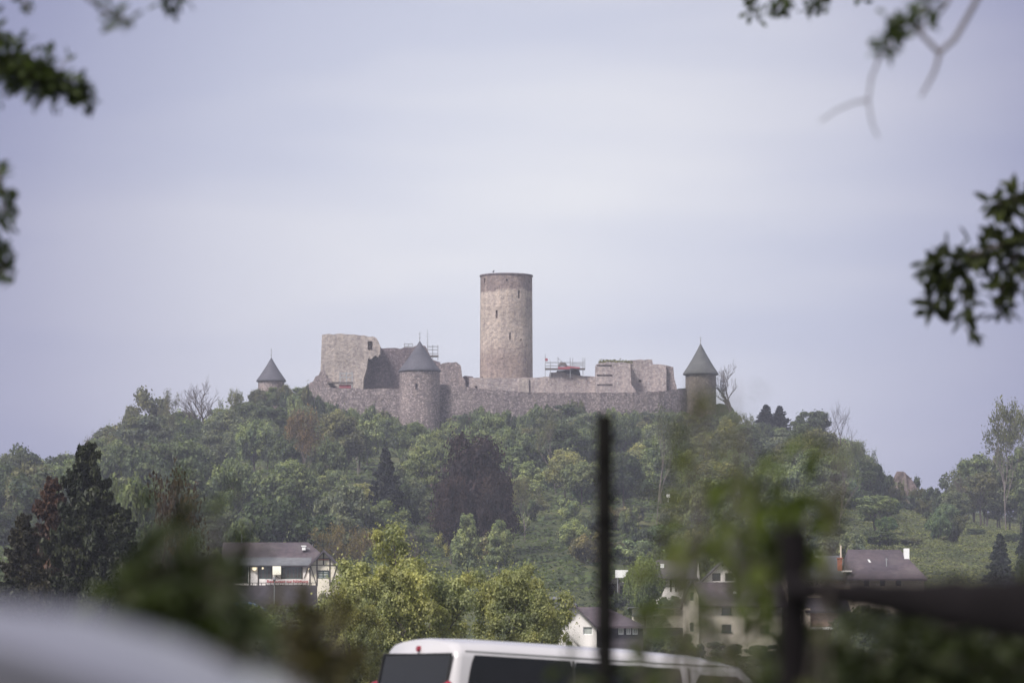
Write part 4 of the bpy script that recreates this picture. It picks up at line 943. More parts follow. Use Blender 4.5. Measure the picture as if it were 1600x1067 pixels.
# village trees and hedges
def VT(kind, i, px, Y, ty, w, col, name, label, cat='tree', group=None, **k): return place_tree(PR[kind][i], px, Y, ty, w, GREENS.get(col, col), name, label, cat, group, **k)
PR['village'] = [tree_proto('v', 140, 7, 3.4, 1.0, 34, 16000, .2, .14, rb=(.2,.34))]
VT('village',0, 1006,340, 861, 70, (.17,.215,.09), 'round_tree', 'round pale green tree between the two half-timbered houses')
VT('shrub',0, 1130,325, 1002, 70, 'deep green', 'hedge_bush', 'dark bush in front of the long cream house', 'shrub')
VT('shrub',1, 1200,322, 1004, 80, 'deep green', 'hedge_bush', 'dark bush at the right end of the long cream house', 'shrub')
VT('village',0, 1350,300, 940, 120, (.095,.115,.06), 'round_tree', 'broad grey-green tree right of the brick barn')
VT('village',0, 1412,312, 948, 90, (.085,.10,.055), 'round_tree', 'grey-green tree between the brick barn and the low shed')
VT('shrub',2, 1320,290, 985, 100, 'grey green', 'hedge_bush', 'grey-green bush under the brick barn tree', 'shrub')
VT('round',3, 1500,300, 925, 130, 'deep green', 'round_tree', 'dark tree hidden mostly by the dark beam on the right')
VT('round',2, 1590,290, 935, 130, 'deep green', 'round_tree', 'dark tree at the right edge below the dark beam')
VT('shrub',1, 1440,280, 990, 150, 'grey green', 'hedge_bush', 'wide grey-green hedge bush right of the low shed', 'shrub')
VT('shrub',0, 1560,270, 985, 150, 'olive', 'hedge_bush', 'olive hedge bush near the right edge below the beam', 'shrub')
for i,(px_,Y_,ty,w) in enumerate(((945,352,935,50),(1000,350,938,60),(1048,350,930,60),(1020,318,985,60),(1060,316,985,60),(965,360,925,40),(1240,345,935,50),(1085,322,1000,40),(1238,318,985,50))):
    VT('shrub', i % 3, px_, Y_, ty, w, 'deep green' if i % 2 else 'mid green', 'garden_shrub', None, 'shrub', group='shrubs between the village houses', adj='dark' if i % 2 else 'mid green')
for i,(px_,Y_,ty,w,c) in enumerate(((20,300,850,120,'mid green'),(90,260,880,120,'deep green'),(240,280,800,110,'deep green'),(300,290,830,110,'deep green'),(330,335,850,70,'mid green'),(210,230,890,120,'deep green'),(300,240,895,130,'deep green'),(390,250,940,110,'mid green'),(450,240,945,110,'mid green'),(500,235,930,110,'olive'),(420,220,975,140,'deep green'),(350,200,1000,150,'deep green'),(480,200,990,110,'olive'),(385,320,935,70,'deep green'),(430,318,934,60,'mid green'),(470,316,932,70,'deep green'),(512,314,920,60,'olive'),(350,322,930,60,'deep green'))):
    VT(('round','village','spread')[i % 3], 0, px_, Y_, ty, w, c, 'garden_tree', None, group='garden trees left of the big village tree', adj='dark' if c == 'deep green' else c)
VT('shrub',1, 385,338, 936, 40, (.30,.27,.05), 'yellow_shrub', 'yellow flowering shrub below the left end of the terrace wall', 'shrub')
# the big dark spruces on the left
PR['bigspruce'] = [spruce_proto(201, 11, 3.3, 150, 330, .17, .22, .45, .08, .6), spruce_proto(202, 9.5, 2.4, 110, 240, .17, .2, .55, .1, .65)]
PT('bigspruce',0, 137,150, 688, 175, (.028,.034,.019), 'dark_spruce', 'big dark spruce with a thick trunk at the left, the tallest of the three', 'tree')
PT('bigspruce',1, 82,156, 742, 125, (.062,.032,.024), 'browning_spruce', 'browning spruce leaning on the left side of the big dark spruce', 'tree')
PT('bigspruce',1, 40,147, 800, 120, (.034,.031,.02), 'browning_spruce', 'lower dark brown spruce at the left edge', 'tree')
PT('bigspruce',1, 195,149, 790, 120, (.027,.033,.02), 'dark_spruce', 'shorter dark spruce on the right side of the big dark spruce', 'tree')
PT('bare',1, 262,158, 735, 100, (.05,.035,.03), 'bare_tree', 'thin brown leafless tree right of the dark spruces', 'tree')
PR['brownleaf'] = [bare_proto(98, 7, .5, 5, .1, 'bark', 1500, size=.16)]
PT('brownleaf',0, 262,152, 745, 90, (.06,.04,.03), 'brown_leafed_tree', 'thin brown-leafed tree right of the dark spruces', 'tree')
for i,(px_,Y_,ty,w) in enumerate(((250,140,880,120),(20,135,900,140),(170,138,905,150))):
    PT('bigspruce',i % 2, px_, Y_, ty, w, (.028,.032,.02), 'low_spruce', ['low dark spruce right below the thin brown tree','low dark spruce at the left edge above the silver roof','low dark spruce below the big dark spruce'][i], 'tree')
# the big village tree in the middle distance
PR['plum'] = [tree_proto('p', 150, 8.2, 5.2, .5, 150, 105000, .10, .22, shape='irregular', rb=(.06,.155), tail=1.0), tree_proto('p', 154, 8.0, 4.6, .5, 140, 95000, .10, .2, shape='irregular', rb=(.06,.155), tail=1.0)]
PT('plum',0, 632,118, 812, 305, (.33,.34,.18), 'big_broadleaf_tree', 'left half and taller of the two yellow-green trees behind the white van', 'tree')
PT('plum',1, 800,122, 852, 245, (.29,.30,.16), 'big_broadleaf_tree', 'right and lower of the two yellow-green trees behind the white van', 'tree')
PT('plum',1, 545,112, 905, 170, (.22,.225,.11), 'big_broadleaf_tree', 'small yellow-green tree left of the white van, below the restaurant gable', 'tree')
PT('plum',0, 880,108, 985, 90, (.2,.21,.10), 'big_broadleaf_tree', 'low leafy growth at the right foot of the yellow-green trees', 'tree')

# ------------------------------------------------------------------ cars
def car_body(b, Ln, Wd, prof, hip, zlo, glass_z, tumble, nose=.12, tail=.10):
    """prof: [(x, top height)] along the length; sections rounded at the shoulders"""
    def hw(z, zt):
        w = Wd/2
        if z < zlo+.25: w -= .05*(1-(z-zlo)/.25)
        if z > glass_z: w -= tumble*((z-glass_z))**1.15
        d = zt - z
        if d < .16: w -= .13*(1-d/.16)**2.6
        return w
    S_ = sorted(set([p[0] for p in prof] + list(np.linspace(0, Ln, 41)) + [.03, .08, Ln-.03, Ln-.1]))
    rings = []
    for x in S_:
        zt = ip(prof, x); inset = 0
        if x < tail: inset = .10*(1-x/tail)**2
        if x > Ln-nose*4: inset = .22*((x-(Ln-nose*4))/(nose*4))**2
        zs = [zlo, zlo+.12, zlo+.25] + [zlo+.25 + (zt-.16-zlo-.25)*k/6 for k in range(1,7)] + [zt-.11, zt-.06, zt-.025, zt-.008]
        half = [(hw(z, zt)-inset, z) for z in zs]
        top = [(half[-1][0]*k, zt + .05*(1-k*k)) for k in (.75,.4,0)]
        ring = half + top + [(-a, c) for a, c in reversed(half+top[:-1])]
        rings.append([(x, y, z) for y, z in ring])
    return rings, hw
def loft(m, rings, shear=None):
    n = len(rings[0]); k = len(m.v)
    for r in rings:
        for p in r: m.v.append(shear(p) if shear else p)
    for i in range(len(rings)-1):
        for j in range(n): m.f.append([k+i*n+j, k+(i+1)*n+j, k+(i+1)*n+(j+1)%n, k+i*n+(j+1)%n]); m.m.append(0)
    m.f.append([k+j for j in range(n)]); m.m.append(0); m.f.append([k+(len(rings)-1)*n+j for j in range(n)][::-1]); m.m.append(0)
def wheel(parent, x, y, r, sgn):
    m = MB(); m.tube([(x,y-sgn*.1,r),(x,y+sgn*.1,r)], r, 28); w = m.build('wheel', M['rubber'], parent)
    m = MB(); m.tube([(x,y+sgn*.1,r),(x,y+sgn*.115,r)], r*.62, 20)
    for k in range(5): a = 2*math.pi*k/5; m.bar((x,y+sgn*.12,r),(x+r*.56*math.cos(a),y+sgn*.12,r+r*.56*math.sin(a)),.06,.03)
    m.build('rim', M['rim'], w)
def side_glass(parent, shear, hw, prof, x0, x1, z0, z1, name='side_window', mat='carglass', off=.006, r=.07, slant0=0, slant1=0, sides=(-1,1)):
    for s_ in sides:
        m = MB(); nu, nv = 16, 8; vs = []
        for j in range(nv+1):
            for i in range(nu+1):
                u, v = i/nu, j/nv
                ins = r*(abs(2*v-1)**6)          # rounded ends
                xa = x0+ins + slant0*v; xb = x1-ins + slant1*v
                x = xa+(xb-xa)*u; z = z0+(z1-z0)*v; y = hw(z, ip(prof, x)) + off
                vs.append(shear((x, s_*y, z)))
        m.add(vs, [(j*(nu+1)+i, j*(nu+1)+i+1, (j+1)*(nu+1)+i+1, (j+1)*(nu+1)+i) for j in range(nv) for i in range(nu)]); m.build(name, M[mat], parent, smooth=True)
# white van: local x runs from rear to front
van = empty('white_van', (0,0,0), 0, 'white passenger van with dark windows parked in the foreground, seen from its rear corner', 'van')
VL = 4.95; vprof = [(0,1.965),(.12,1.985),(.6,2.0),(2.5,2.0),(3.3,1.97),(3.7,1.90),(4.0,1.70),(4.35,1.30),(4.5,1.16),(4.9,1.0),(VL,.8)]
rg_, vhw = car_body(None, VL, 1.92, vprof, 0, .28, 1.05, .16)
vsh = lambda p: (p[0] + max(0, (p[2]-.95))*.16*max(0, 1-p[0]/.9), p[1], p[2])
m = MB(); loft(m, rg_, vsh); m.build('body', M['white_car'], van, smooth=True)
side_glass(van, vsh, vhw, vprof, .17, 1.56, 1.12, 1.86, slant0=.08, r=.03)
side_glass(van, vsh, vhw, vprof, 1.57, 2.90, 1.12, 1.85, r=.03)
side_glass(van, vsh, vhw, vprof, 3.06, 4.0, 1.12, 1.80, slant1=-.34)
m = MB(); vs = []          # rear window
for j in range(7):
    for i in range(9):
        v = j/6; z = 1.12+.745*v; u = (i/8*2-1)*(.83-.04*v); vs.append(vsh((-.012+.10*(abs(u)/.96)**8*0, u, z)))
m.add(vs, [(j*9+i, j*9+i+1, (j+1)*9+i+1, (j+1)*9+i) for j in range(6) for i in range(8)]); m.build('rear_window', M['carglass'], van)
m = MB(); ws = []          # windscreen
for j in range(7):
    for i in range(9):
        x = 3.78+.60*j/6; zt = ip(vprof, x); u = (i/8*2-1)*(.72+.08*j/6); ws.append((x+.01, u, zt+.05*(1-(u/.75)**2)+.012))
m.add(ws, [(j*9+i, j*9+i+1, (j+1)*9+i+1, (j+1)*9+i) for j in range(6) for i in range(8)]); m.build('windscreen', M['carglass'], van)
m = MB(); p = vsh((-.02,0,1.90)); m.tube([(p[0]-.01,0,1.915),(p[0]+.06,0,1.915)], [.03,.04], 12); m.build('brake_light', M['redlamp'], van)
for s_ in (-1, 1):
    m = MB(); m.box((-.03,s_*.80-.07,.85),(.10,s_*.80+.07,1.55)); m = MB(); q0 = vsh((-.02,s_*.85,1.5))
    m.tube([(-.01,s_*.86,.9),(-.012,s_*.87,1.2),(q0[0]+.0,s_*.86,1.5),(q0[0]+.03,s_*.84,1.56)], [.06,.09,.085,.03], 10); m.build('tail_light', M['redlamp'], van)
    for x in (.95, 4.0): wheel(van, x, s_*.88, .33, s_)
    m = MB(); m.tube([(3.75,s_*1.0,1.15),(3.78,s_*1.12,1.2),(3.80,s_*1.14,1.32)], [.03,.09,.07], 8); m.build('mirror', M['black'], van)
    m = MB(); m.box((.35,s_*.955-.01,.62),(4.1,s_*.955+.012,.70)); m.build('side_trim', M['black'], van)
m = MB(); m.box((-.10,-.86,.32),(.06,.86,.58)); m.build('bumper', M['black'], van)
for s_ in (-1, 1):          # rubber seals round the side glass and a rain gutter
    m = MB(); gz = 1.90
    m.tube([vsh((x, s_*(vhw(gz, ip(vprof, x))+.004), gz)) for x in (.15,.5,1.2,2.0,2.8,3.3,3.6)], .012, 6); m.build('rain_gutter', M['black'] if False else M['white_car'], van)
    for x0_ in (1.565, 2.98):
        m = MB(); m.tube([vsh((x0_, s_*(vhw(z_, 2.0)+.008), z_)) for z_ in (.5,.8,1.1,1.4,1.7,1.86)], .009 if x0_ > 2 else .014, 5); m.build('door_seal', M['black'], van)
m = MB(); m.tube([vsh((-.02, y_, z_)) for y_, z_ in ((-.82,1.12),(-.80,1.86),(.80,1.86),(.82,1.12))], .012, 5); m.build('window_seal', M['black'], van)
m = MB(); m.tube([vsh((-.035,0,1.14)), vsh((-.045,.45,1.20))], .01, 5); m.build('rear_wiper', M['black'], van)
m = MB(); m.tube([(2.1,0,2.05),(1.95,0,2.17)], [.012,.004], 5); m.build('roof_aerial', M['black'], van)
m = MB(); m.bar((.1,0,.36),(VL-.1,0,.36),1.6,.16); m.build('underbody', M['black'], van)
vp = at(686, 1060, 40); hd = Vector((math.sin(R(62)), math.cos(R(62)), 0))
yaw = math.atan2(hd.y, hd.x)
# the near rear corner is local (0, -.96); slope the van with the ground
ctr = Vector((vp.x, 40, 0)) + Vector((-math.sin(yaw), math.cos(yaw), 0))*.96
van.location = (ctr.x, ctr.y, T(ctr.x, ctr.y)+.03); van.rotation_euler = (0, R(3.0), yaw)
van_top = 2.0
# silver car close to the camera, its roof reaching into the bottom left corner
sc_ = empty('silver_car', (0,0,0), 0, 'silver car close to the camera, only its blurred roof showing bottom left', 'car')
SL = 4.5; sprof = [(0,.95),(.12,1.05),(.35,1.30),(.7,1.52),(1.1,1.595),(1.8,1.63),(2.5,1.625),(2.7,1.62),(2.85,1.613),(2.94,1.604),(3.01,1.584),(3.066,1.55),(3.15,1.50),(3.35,1.36),(3.6,1.17),(3.8,1.05),(4.35,.92),(SL,.7)]
rg_, shw = car_body(None, SL, 1.8, sprof, 0, .25, 1.0, .22)
ident = lambda p: p
m = MB(); loft(m, rg_, ident); m.build('body', M['silver_car'], sc_, smooth=True)
side_glass(sc_, ident, shw, sprof, .8, 1.85, 1.02, 1.44, slant0=.15); side_glass(sc_, ident, shw, sprof, 1.93, 3.2, 1.02, 1.44, slant1=-.35)
for s_ in (-1, 1):
    for x in (.85, 3.6): wheel(sc_, x, s_*.82, .32, s_)
    m = MB(); m.tube([(1.15,s_*.70,1.58),(1.2,s_*.73,1.612),(2.6,s_*.73,1.618),(2.97,s_*.73,1.612),(3.10,s_*.73,1.57)], .010, 8); m.build('roof_rail', M['black'], sc_)
    m = MB(); m.tube([(4.38,s_*.62,.72),(4.44,s_*.60,.72)], [.11,.09], 14); m.build('headlight', M['glass'], sc_)
m = MB(); m.bar((.1,0,.33),(SL-.1,0,.33),1.5,.16); m.build('underbody', M['black'], sc_)
m = MB(); ws = []
for j in range(7):
    for i in range(9): x = 3.06+.62*j/6; zt = ip(sprof, x); u = (i/8*2-1)*(.62+.08*j/6); ws.append((x+.01, u, zt+.05*(1-(u/.72)**2)+.01))
m.add(ws, [(j*9+i, j*9+i+1, (j+1)*9+i+1, (j+1)*9+i) for j in range(6) for i in range(8)]); m.build('windscreen', M['carglass'], sc_)
sc_.location = (-3.24, 2.7, T(-3.2, 2.7)-.010); sc_.rotation_euler = (0, 0, R(0))
# small parked cars by the village houses
def small_car(label, px, py, Y, yaw, mat):
    t = empty('parked_car', at(px, py, Y), yaw, label, 'car')
    pr_ = [(0,.8),(.15,.95),(.5,1.25),(.9,1.42),(2.1,1.44),(2.6,1.3),(3.1,1.0),(3.8,.85),(4.0,.6)]
    r_, h_ = car_body(None, 4.0, 1.7, pr_, 0, .22, .92, .2); m = MB(); loft(m, r_, ident); m.build('body', M[mat], t, smooth=True)
    side_glass(t, ident, h_, pr_, .5, 2.7, .95, 1.24, slant0=.2, slant1=-.3)
    for s_ in (-1, 1):
        for x in (.75, 3.2): wheel(t, x, s_*.78, .3, s_)
small_car('dark blue parked car just below the restaurant terrace wall', 352, 967, 332, 0.1, 'blue_car')
small_car('silver blue parked car between the big village tree and the steel post', 836, 957, 355, 0.2, 'silver_car')

# ------------------------------------------------------------------ near posts and beam
def post(name, label, px, top_py, Y, r, mat, cat='post', hooks=False):
    p = at(px, top_py, Y); z0 = T(p.x, Y)
    t = empty(name, (p.x, Y, z0), 0, label, cat); h = p.z - z0
    m = MB(); m.tube([(0,0,-.3),(0,0,h)], r, 12)
    if hooks:
        for i in range(46): z = .1 + i*(h-.12)/46; a = i*2.1; m.bar((0,0,z),(.036*math.cos(a),.036*math.sin(a),z+.012),.01)
    m.build('shaft', M[mat], t)
    return t, h
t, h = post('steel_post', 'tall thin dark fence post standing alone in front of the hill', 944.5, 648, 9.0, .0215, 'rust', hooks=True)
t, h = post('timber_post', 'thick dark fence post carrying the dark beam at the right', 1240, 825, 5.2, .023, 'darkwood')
fence = t
p0, p1 = at(1225, 925, 5.15), at(1800, 958, 4.5)
m = MB(); rg = random.Random(8); nseg = 26
vs = []
for i in range(nseg+1):
    f = i/nseg; c = p0.lerp(p1, f); topz = at(800, 902, c.y).z; hh = .030 + .078*f**1.1; n = 12
    for j in range(n):
        a = 2*math.pi*j/n; k = 1 + .10*rg.uniform(-1,1)
        vs.append((c.x, c.y + .035*math.cos(a)*k, topz - hh/2 + hh/2*math.sin(a)*k))
m.add(vs, [(i*12+j, (i+1)*12+j, (i+1)*12+(j+1)%12, i*12+(j+1)%12) for i in range(nseg) for j in range(12)] + [tuple(range(12)), tuple(range(nseg*12, nseg*12+12))[::-1]])
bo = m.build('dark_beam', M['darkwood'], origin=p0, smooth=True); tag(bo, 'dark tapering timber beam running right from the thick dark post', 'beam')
ep = empty('timber_post', (p1.x, p1.y, T(p1.x, p1.y)), 0, 'second thick dark fence post carrying the far right end of the dark beam', 'post')
m = MB(); m.tube([(0,0,-.3),(0,0,p1.z+.1)], .03, 12); m.build('shaft', M['darkwood'], ep)

# ------------------------------------------------------------------ near leaves
def leaves_mesh(P, D, size, mat, seed, ratio=.55):
    """pointed oval leaves with a folded midrib: P stalk points, D directions"""
    rg = np.random.default_rng(seed); n = len(P); P = np.array(P); D = np.array(D); D = D/np.linalg.norm(D, axis=1, keepdims=True)
    up = rg.normal(size=(n,3))*.6 + np.array([0,-.3,.8]); Sd = np.cross(D, up); Sd /= np.linalg.norm(Sd, axis=1, keepdims=True); Nn = np.cross(Sd, D)
    L = (size*rg.uniform(.6, 1.25, n))[:,None]; w = L*ratio*.5
    v = [P, P+D*L*.35+Sd*w*.9+Nn*L*.05, P+D*L*.72+Sd*w*.72+Nn*L*.03, P+D*L-Nn*L*.08, P+D*L*.72-Sd*w*.72+Nn*L*.03, P+D*L*.35-Sd*w*.9+Nn*L*.05]
    vs = np.stack(v, 1).reshape(-1, 3); f = []
    for i in range(n): k = i*6; f += [(k,k+1,k+2,k+3),(k,k+3,k+4,k+5)]
    me = bpy.data.meshes.new('leaves'); me.from_pydata(vs.tolist(), [], f); me.materials.append(mat); me.update(); return me
def near_plant(name, label, cat, loc, stems, color, leaf, seed, per=60, mat='leaf_near', group=None, spread=.5, ratio=.55):
    """stems: (list of (px,py,Y), r0, r1, number of leaves, cloud radius, first fraction) - twigs as parts, leaves as a part of each twig"""
    t = empty(name, loc, 0, label, cat, group); rg = np.random.default_rng(seed)
    for si, (pts, r0, r1, nl, cr, f0) in enumerate(stems):
        W_ = [at(*p) if not isinstance(p, Vector) else p for p in pts]
        Lp = [w - Vector(loc) for w in W_]
        # smooth the line a little
        fine = []
        for a, b in zip(Lp, Lp[1:]):
            for k in range(4): fine.append(a.lerp(b, k/4) + Vector(rg.normal(size=3)*min(.02, (b-a).length*.012)))
        fine.append(Lp[-1]); n = len(fine)
        m = MB(); m.tube(fine, [r0 + (r1-r0)*i/(n-1) for i in range(n)], 6)
        P = []; D = []
        for k in range(nl):
            u = f0 + (1-f0)*rg.uniform()**.8; q = u*(n-1); i = min(n-2, int(q)); c = fine[i].lerp(fine[i+1], q-i)
            off = Vector(rg.normal(size=3)*cr*.5); 
            if k % 6 == 0: m.tube([c, c+off*.6, c+off], [r1*.8, r1*.5, r1*.3], 3, cap=False)
            P.append(c+off); d = off.normalized()*.6 + Vector(rg.normal(size=3)*.5) + Vector((0,0,-.25)); D.append(d)
        tw = m.build('branch', M['bark'], t)
        if nl: lo_ = objmesh('leaves', leaves_mesh(P, D, leaf, M[mat], seed+si*7, ratio), tw); lo_.color = (*color, 1)
    return t
YL = 13.5
base = Vector((-3.6, YL, T(-3.6, YL)))
def wv(px, py, Y): return at(px, py, Y)
trk = [Vector((-3.6,YL,-.2)), Vector((-3.55,YL,2.2)), Vector((-3.5,YL,4.0)), Vector((-3.3,YL,5.6))]
DG = (.036,.052,.012)
near_plant('overhanging_tree', 'leafy tree outside the left edge whose blurred branches reach in from the left', 'tree', base, [
    (trk, .16, .06, 0, 0, 0),
    ([Vector((-3.5,YL,3.5)), (-140,70,YL), (-20,95,YL), (45,115,YL), (90,130,YL)], .03, .004, 520, .07, .55),
    ([(-40,110,YL), (0,95,YL), (30,85,YL)], .01, .004, 120, .05, .2),
    ([(90,125,YL), (120,140,YL), (137,160,YL)], .006, .003, 110, .035, .0),
    ([(-100,100,YL), (-40,180,YL), (-8,250,YL), (3,300,YL), (3,345,YL)], .012, .003, 110, .035, .55),
    ([(-60,300,YL), (-20,370,YL), (4,400,YL), (8,430,YL)], .01, .003, 90, .035, .4),
    ([Vector((-3.4,YL,4.6)), (-60,-120,YL), (140,-60,YL), (250,-25,YL), (275,-2,YL)], .02, .004, 70, .045, .93),
    ([(-60,-120,YL), (60,-60,YL), (130,-10,YL-3), (165,20,YL-3), (200,34,YL-3)], .008, .003, 26, .018, .6),
    ([(-60,-80,YL), (0,-40,YL), (35,0,YL), (48,20,YL)], .008, .003, 10, .03, .7),
    ([(-60,-20,YL), (-20,40,YL), (0,60,YL)], .008, .003, 60, .05, .5)], DG, .042, 11)
YR = 17
base = Vector((4.0, YR, T(4.0, YR)))
RB = 11
near_plant('overhanging_tree', 'tree outside the right edge whose twigs and hanging leaves reach in from the right', 'tree', base, [
    ([Vector((4.0,YR,-.2)), Vector((3.9,YR,2.5)), Vector((3.8,YR,4.4)), Vector((3.6,YR,6.0))], .17, .06, 0, 0, 0),
    ([Vector((3.75,YR,4.8)), (1560,-70,YR-3), (1380,-90,YR), (1160,-60,YR)], .03, .008, 0, 0, 0),
    ([(1150,-60,YR), (1165,-8,YR), (1184,28,YR)], .006, .003, 50, .026, .4),
    ([(1240,-60,YR), (1228,-5,YR), (1215,12,YR)], .006, .003, 70, .042, .5),
    ([(1320,-60,YR), (1290,-8,YR), (1264,18,YR)], .006, .003, 66, .034, .45),
    ([(1340,-50,YR), (1346,2,YR)], .005, .003, 10, .03, .6),
    ([Vector((3.7,YR,5.1)), (1580,-110,14), (1532,-10,RB), (1492,62,RB), (1469,82,RB), (1460,112,RB), (1449,134,RB), (1438,152,RB)], .010, .003, 0, 0, 0),
    ([(1490,-40,RB), (1480,5,RB), (1450,45,RB)], .007, .004, 0, 0, 0),
    ([(1467,82,RB), (1440,55,RB), (1422,36,RB), (1392,38,RB)], .007, .004, 46, .026, .6),
    ([(1440,55,RB), (1442,22,RB), (1452,-8,RB)], .005, .003, 44, .036, .3),
    ([(1395,38,RB), (1390,62,RB), (1385,78,RB)], .004, .003, 50, .026, .4),
    ([(1388,74,RB), (1371,98,RB), (1360,128,RB), (1357,160,RB), (1362,190,RB), (1372,216,RB)], .0042, .0022, 0, 0, 0),
    ([(1357,157,RB), (1335,160,RB), (1308,172,RB), (1281,190,RB)], .0034, .002, 0, 0, 0)], DG, .04, 31)
YC = 16
cb = Vector((3.9, YC+1, T(3.9, YC+1)))
near_plant('chestnut_tree', 'tree outside the right edge with large drooping leaves at mid height', 'tree', cb, [
    ([Vector((3.9,YC+1,-.2)), Vector((3.85,YC+1,2.2)), Vector((3.8,YC+1,4.2))], .15, .06, 0, 0, 0),
    ([Vector((3.8,YC+1,3.2)), (1760,320,YC), (1640,312,YC), (1590,308,YC), (1548,322,YC)], .025, .005, 70, .036, .45),
    ([(1720,330,YC), (1640,350,YC), (1590,370,YC), (1530,395,YC), (1480,412,YC), (1450,425,YC)], .014, .004, 130, .044, .35),
    ([(1640,350,YC), (1600,380,YC), (1580,410,YC)], .008, .004, 50, .05, .1),
    ([(1530,395,YC), (1510,430,YC), (1505,470,YC), (1508,515,YC)], .006, .003, 44, .04, .15),
    ([(1500,410,YC), (1475,450,YC), (1455,480,YC)], .006, .003, 40, .036, .2),
    ([(1580,400,YC), (1565,450,YC), (1560,490,YC)], .006, .003, 44, .042, .1),
    ([(1640,380,YC), (1600,430,YC), (1592,450,YC)], .006, .003, 30, .055, .4)], (.034,.042,.013), .092, 51, ratio=.42)
def bush(name, label, px, Y, tips, color, leaf, seed, clump, nl, group=None, r=.0035, f0=.72):
    b0 = Vector((at(px, 1000, Y).x, Y, 0)); b0.z = T(b0.x, Y); rg = random.Random(seed); st = []
    for (tx, ty, k) in tips:
        yy = Y + rg.uniform(-.35, .35); tp_ = at(tx, ty, yy); mid = b0.lerp(tp_, .6) + Vector((rg.uniform(-.05,.05), 0, .1))
        st.append(([b0 + Vector((rg.uniform(-.1,.1), 0, -.05)), mid, tp_], r, .002, int(nl*k), clump*(.7+.5*k), f0))
    return near_plant(name, label, 'shrub', b0, st, color, leaf, seed, group=group)
GB = 'blurred shrubs close to the camera'
bush('garden_shrub', 'blurred dark green shrub left of the restaurant with one sprig rising highest', 300, 5.6,
     [(332,792,.45),(345,800,.3),(268,828,.8),(250,850,.8),(300,850,.6),(255,900,1.3),(300,900,1.2),(225,930,.8),(335,880,.8),(358,878,.6),(310,950,1.2),(265,970,1.2),(350,960,.8),(395,1000,.7),(200,920,.5)], (.027,.038,.008), .05, 61, .045, 58, GB, f0=.86)
bush('garden_shrub', 'blurred brownish sprigs in front of the terrace between car roof and van', 470, 6.2,
     [(445,945,.8),(470,960,.9),(500,965,.9),(520,945,.6),(505,1000,1),(450,1000,.9),(410,1015,.6),(480,1045,1),(530,985,.5)], (.05,.042,.014), .045, 71, .048, 42, GB, f0=.86)
bush('garden_shrub', 'tall blurred green shrub in front of the houses left of the thick dark post', 1180, 7.2,
     [(1150,745,.7),(1185,715,.6),(1210,735,.7),(1130,790,1.2),(1170,790,1.3),(1215,790,1.3),(1260,800,.8),(1110,830,.8),(1150,850,.9),(1240,830,.9),(1180,840,.6),(1290,860,.3),(1060,870,.15),(1130,900,.12),(1060,905,.2),(1195,870,.3)], (.072,.094,.018), .055, 81, .055, 23, GB, f0=.93)
bush('garden_shrub', 'thin pale blurred shoot reaching up beside the right tower', 1090, 4.8,
     [(1085,600,.16),(1075,625,.24),(1110,640,.22),(1095,585,.12),(1145,600,.05),(1320,690,.14),(1300,720,.06),(1160,660,.12)], (.08,.09,.02), .035, 83, .035, 75, GB, r=.0016)
bush('garden_shrub', 'blurred shrub low in front of the cream annex between the two posts', 1030, 6.5,
     [(1010,950,.5),(1040,960,.6),(1070,950,.6),(1100,935,.5),(1060,905,.25),(1140,975,.4),(1190,1000,.7),(1150,1050,.8),(1000,1055,.8),(1060,1050,1.2),(1150,1055,1.2),(1200,1045,1.1),(900,1060,.8),(1190,930,.4)], (.04,.052,.012), .045, 91, .048, 19, GB, f0=.93)
bush('garden_shrub', 'blurred dark shrub along the bottom right below the beam', 1420, 6.8,
     [(1270,1000,1),(1320,990,.7),(1360,1030,1),(1300,1050,1.2),(1400,1050,1),(1450,1000,.7),(1480,975,.6),(1520,1000,.9),(1560,985,1),(1600,970,1),(1500,1050,1.1),(1580,1050,1.2),(1440,1060,1),(1240,1050,1.2),(1620,1000,1),(1385,985,.35)], (.026,.034,.010), .05, 95, .07, 115, GB, f0=.85)

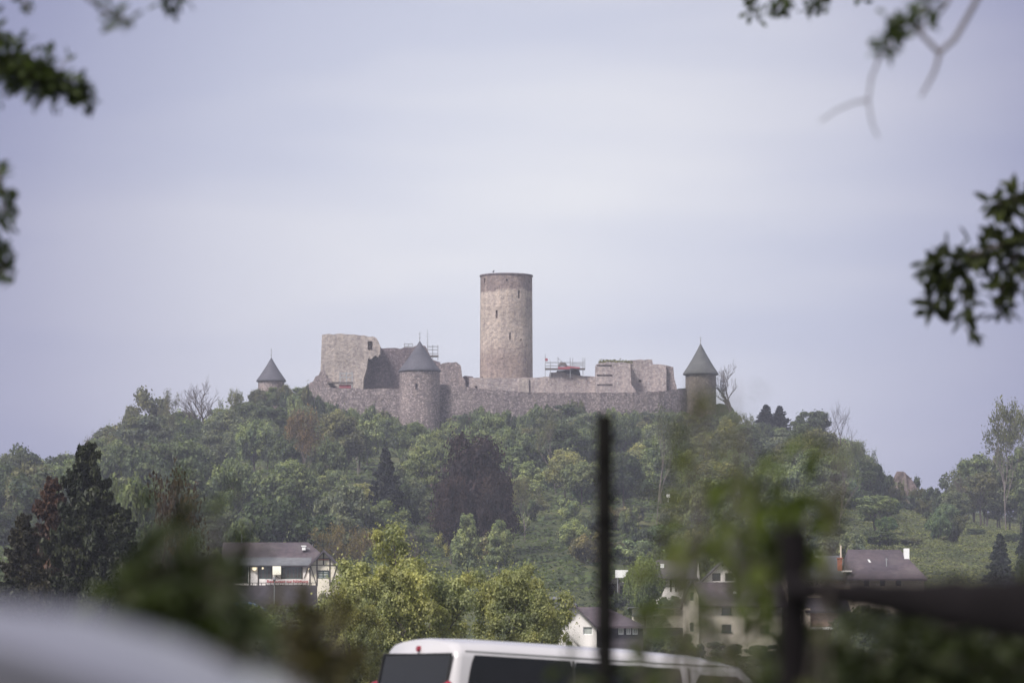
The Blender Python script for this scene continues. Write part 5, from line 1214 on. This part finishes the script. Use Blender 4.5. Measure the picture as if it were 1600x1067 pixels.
# ------------------------------------------------------------------ labels of the many trees
def dist_lm(px, py): return sorted(((math.hypot(px-a, (py-b)*1.3), n, a, b) for n, a, b in LM))
auto = []
def rel(px, py, a, b):
    dx, dy = px-a, py-b
    if abs(dx) > 1.2*abs(dy): d = 'right of' if dx > 0 else 'left of'
    else: d = 'below' if dy > 0 else 'above'
    dd = math.hypot(dx, dy); return ('just ' if dd < 55 else '' if dd < 130 else 'far ') + d
for e in ALLT:
    o, px, py, adj, Y, nm = e
    if o.get('label'): continue
    l = dist_lm(px, py); r1 = rel(px, py, l[0][2], l[0][3])
    w = (adj or '') + ' ' + nm.replace('_', ' ').replace('tall broadleaf tree', 'tall tree').replace('broadleaf tree', 'leafy tree').replace('open crowned', 'loose')
    e.append(l); e.append(f'{w} {r1} {l[0][1]}'); auto.append(e)
grp = {}
for e in auto: grp.setdefault(e[7], []).append(e)
ORD = ['first','second','third','fourth','fifth','sixth','seventh','eighth','ninth','tenth']
for k, L_ in grp.items():
    if len(L_) == 1: L_[0][0]['label'] = k; continue
    L_.sort(key=lambda e: e[1]); 
    if len(L_) == 2: nmz = ['the left one of two', 'the right one of two']
    else: nmz = ['leftmost of %d' % len(L_)] + [ORD[i] + ' from left' for i in range(1, len(L_)-1)] + ['rightmost of %d' % len(L_)] if len(L_) <= 10 else ['number'] * len(L_)
    for e, z in zip(L_, nmz): e[0]['label'] = f'{k}, {z}'
for o in bpy.data.objects:
    if o.get('category') and o.get('label'):
        o['label'] = ' '.join(o['label'].split())

# ------------------------------------------------------------------ haze
hz = MB(); hz.box((-905,-205,-3),(905,1305,96)); 
hm = bpy.data.materials.new('haze'); hm.use_nodes = True; t = hm.node_tree; t.nodes.clear()
pv = N(t, 'ShaderNodeVolumePrincipled'); pv.inputs['Color'].default_value = (.80,.82,1,1); pv.inputs['Density'].default_value = .00026; pv.inputs['Anisotropy'].default_value = .2
ot = N(t, 'ShaderNodeOutputMaterial'); t.links.new(pv.outputs[0], ot.inputs['Volume'])
ho = hz.build('haze', hm); tag(ho, 'thin bluish haze over the valley and hill', kind='stuff')
print('TREES', len(ALLT), 'zmin', min(v[2] for v in tv), 'ztop', kz1)
